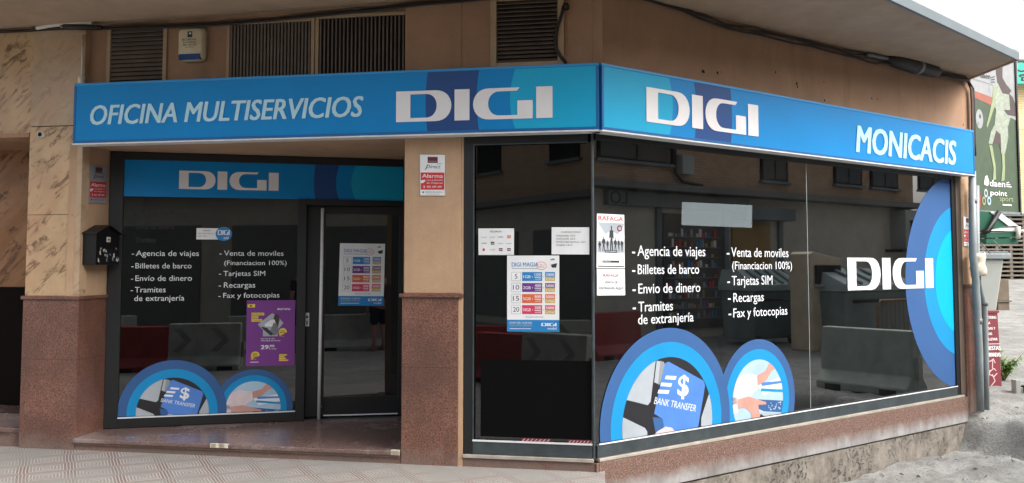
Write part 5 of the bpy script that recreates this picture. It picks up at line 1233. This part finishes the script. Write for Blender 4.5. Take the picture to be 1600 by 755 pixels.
# crowd barrier
n = 5.0; a, c_ = V(1372, 530, n)[0], V(1372, 530, n)[0]+2.2; g = ground_h(*OF.w(a, 0, n)[:2])
s = thing("crowd_barrier", "rusty tubular crowd barrier in front of the right container", "barrier", OF.w(a+1.1, g, n), OF.rz())
MB().tube([OF.w(a, g+.2, n), OF.w(a, g+.95, n), OF.w(a+.1, g+1.05, n), OF.w(a+2.1, g+1.05, n), OF.w(a+2.2, g+.95, n), OF.w(a+2.2, g+.2, n), OF.w(a, g+.2, n)], .022, m_rust, 8).build("frame", s, True)
mb = MB()
for k in range(1, 14): mb.tube([OF.w(a+2.2*k/14, g+.2, n), OF.w(a+2.2*k/14, g+1.04, n)], .009, m_rust, 6)
mb.build("bars", s)
for u in (a+.25, a+1.95): MB().tube([OF.w(u, g+.2, n), OF.w(u, g+.04, n-.3), OF.w(u, g+.02, n+.3), OF.w(u, g+.2, n)], .018, m_rust, 6).build("foot", s, True)
# jersey barriers
m_chev = M('barrier_chevron', (134, 138, 132), .8, 0, .2, 6, dirt=.3)
def jersey(label, p, ang, L, h, m, cat="barrier", chevron=False, group="road work barriers"):
    f = Pl(p, (cos(ang), sin(ang))); g = ground_h(*p)
    s = thing("road_barrier", label, cat, f.w(0, g), f.rz(), group)
    prof = [(-.28, 0), (.28, 0), (.28, .12), (.14, .3), (.10, 1), (-.10, 1), (-.14, .3), (-.28, .12)]
    MB().loft([[f.w(u, g+z*h, q*(.94 if abs(u) > L/2-.03 else 1)) for q, z in prof] for u in (-L/2, -L/2+.03, L/2-.03, L/2)], m).build("body", s, bevel=.015)
    for sgn in (-1, 1): MB().box(f, sgn*L/2-.05, sgn*L/2+.05, g+.25*h, g+.6*h, -.05, .05, m).build("connector", s)
    if chevron:
        mb = MB()
        for sd_, nn in ((-1, -1), (1, 1)):
            for k in (-.5, .1): mb.add([f.w(k+dx, g+z*h, nn*(.135-(z-.3)*.057+.008)) for dx, z in ((0, .4), (.12, .4), (.3, .65), (.12, .9), (0, .9), (.18, .65))], [(0, 1, 2, 5), (5, 2, 3, 4)], m_chev)
        mb.build("chevrons", s, solid=False)
    for k in (-.3, .3): MB().box(f, k*L-.12, k*L+.12, g-.01, g+.09*h, -.285, .285, m_hole).build("fork_slot", s)
    return s
def mirror(pl, p): d = (Vector((p[0], p[1], 0))-pl.o).dot(pl.n); q = Vector((p[0], p[1], 0))-pl.n*2*d; return (q.x, q.y)
def mp(pl, x, y, z=-.1): v = atz(x, y, z); return mirror(pl, v)
a, c_ = mp(RC, 190, 578), mp(RC, 262, 576); jersey("red plastic road barrier mirrored at left of the porch window", ((a[0]+c_[0])/2, (a[1]+c_[1])/2), atan2(c_[1]-a[1], c_[0]-a[0]), .95, .72, m_plred)
a, c_ = mp(RC, 268, 576), mp(RC, 372, 574); jersey("grey barrier with chevrons mirrored behind the violet poster", ((a[0]+c_[0])/2, (a[1]+c_[1])/2), atan2(c_[1]-a[1], c_[0]-a[0]), 1.15, .76, m_conc, chevron=True)
a, c_ = mp(DR, 500, 552), mp(DR, 640, 548); jersey("long grey concrete barrier mirrored in the glass door", ((a[0]+c_[0])/2, (a[1]+c_[1])/2-.9), atan2(c_[1]-a[1], c_[0]-a[0]), 1.9, .72, m_conc)
a, c_ = mp(GL, 745, 562), mp(GL, 796, 562); jersey("red plastic road barrier mirrored under the corner window notices", ((a[0]+c_[0])/2, (a[1]+c_[1])/2-.2), atan2(c_[1]-a[1], c_[0]-a[0]), .95, .62, m_plred)
a, c_ = mp(GL, 800, 562), mp(GL, 905, 562); jersey("grey chevron barrier mirrored below the corner window tariff poster", ((a[0]+c_[0])/2, (a[1]+c_[1])/2-.2), atan2(c_[1]-a[1], c_[0]-a[0]), 1.5, .72, m_conc, chevron=True)
a, c_ = mp(GR, 1298, 606), mp(GR, 1436, 622); jersey("pale grey barrier mirrored low in the right window", ((a[0]+c_[0])/2+.3, (a[1]+c_[1])/2), atan2(c_[1]-a[1], c_[0]-a[0]), 1.35, .85, M("barrier_grey_green", (150, 160, 150), .6, 0, .2, 5, dirt=.4))
a, c_ = mp(GR, 930, 560), mp(GR, 985, 555); jersey("red plastic road barrier mirrored beside the ticket notice", ((a[0]+c_[0])/2, (a[1]+c_[1])/2), atan2(c_[1]-a[1], c_[0]-a[0]), 1.3, .85, m_plred)

# bystander whose legs show in the glass door
pp_ = mp(DR, 592, 546); gp = ground_h(*pp_)
s = thing("person", "bystander in dark shorts and top standing near the barriers, legs mirrored in the door", "person", (pp_[0], pp_[1], gp), radians(-25))
def skin(name, verts, edges, radii, m, par, sub=2, root=0):
    me = bpy.data.meshes.new(name); me.from_pydata(verts, edges, []); me.update(); o = bpy.data.objects.new(name, me); COL.objects.link(o); o.parent = par
    me.materials.append(m); ROOT[o.name] = ROOT[par.name]
    o.modifiers.new("skin", 'SKIN'); 
    if not me.skin_vertices: me.attributes
    for i, r in enumerate(radii):
        me.skin_vertices[0].data[i].radius = (r, r) if not isinstance(r, tuple) else r
        me.skin_vertices[0].data[i].use_root = (i == root)
    sb_ = o.modifiers.new("subd", 'SUBSURF'); sb_.levels = sb_.render_levels = sub
    return o
H = 1.72
vts, eds, rad = [], [], []
def addv(p, r, par_=None):
    vts.append(p); rad.append(r)
    if par_ is not None: eds.append((par_, len(vts)-1))
    return len(vts)-1
pel = addv((0, 0, .92), (.15, .11)); ch = addv((0, 0, 1.18), (.13, .10), pel); sh = addv((0, 0, 1.40), (.15, .10), ch); nk = addv((0, -.01, 1.50), .052, sh); hd_ = addv((0, -.03, 1.58), (.075, .09), nk); tp = addv((0, -.02, 1.68), (.07, .085), hd_)
ns = addv((0, -.125, 1.595), .014, hd_)
for sx_ in (-1, 1):
    h1 = addv((sx_*.09, 0, .86), .092, pel); kn = addv((sx_*.11, -.02, .48), .058, h1); cf = addv((sx_*.115, .01, .34), .056, kn); ak = addv((sx_*.12, .01, .09), .036, cf); hl = addv((sx_*.12, .03, .04), .036, ak); to = addv((sx_*.14, -.16, .03), .03, ak)
    s1 = addv((sx_*.19, 0, 1.39), .058, sh); el = addv((sx_*.26, .02, 1.12), .042, s1); wr_ = addv((sx_*.24, -.06, .88), .028, el); pm = addv((sx_*.24, -.08, .82), (.034, .02), wr_)
    for j, (dx, dl) in enumerate(((-.03, .075), (-.01, .085), (.01, .08), (.028, .062))):
        f1 = addv((sx_*.24+dx*.6, -.085+dx*.5, .78), .009, pm); f2 = addv((sx_*.24+dx, -.10+dx*.4, .78-dl), .0075, f1)
    t1 = addv((sx_*.215, -.12, .80), .011, pm); addv((sx_*.215, -.14, .76), .009, t1)
skin("body", vts, eds, rad, m_skin, s)
skin("shorts", [(0, 0, .94), (.1, 0, .84), (.115, -.015, .50), (-.1, 0, .84), (-.115, -.015, .50)], [(0, 1), (1, 2), (0, 3), (3, 4)], [(.165, .125), .11, .092, .11, .092], m_denim, s)
skin("shirt", [(0, 0, .93), (0, 0, 1.2), (0, 0, 1.41), (.2, 0, 1.40), (.25, .02, 1.2), (-.2, 0, 1.40), (-.25, .02, 1.2)], [(0, 1), (1, 2), (2, 3), (3, 4), (2, 5), (5, 6)], [(.17, .13), (.155, .12), (.165, .115), .07, .065, .07, .065], m_cloth, s)
skin("hair", [(0, .02, 1.60), (0, .0, 1.70)], [(0, 1)], [(.08, .085), (.082, .098)], m_hair, s)
for sx_ in (-1, 1): skin("shoe", [(sx_*.12, .04, .035), (sx_*.13, -.08, .035), (sx_*.14, -.18, .03)], [(0, 1), (1, 2)], [.046, .044, .036], m_shoe, s)
for sx_ in (-1, 1): MB().loft([[ROOT[s.name] @ Vector((sx_*.03+.011*cos(k*pi/4)*q, -.108-.004*(1-q), 1.625+.008*sin(k*pi/4)*q)) for k in range(8)] for q in (1, .3)], m_ink).build("eye", s)
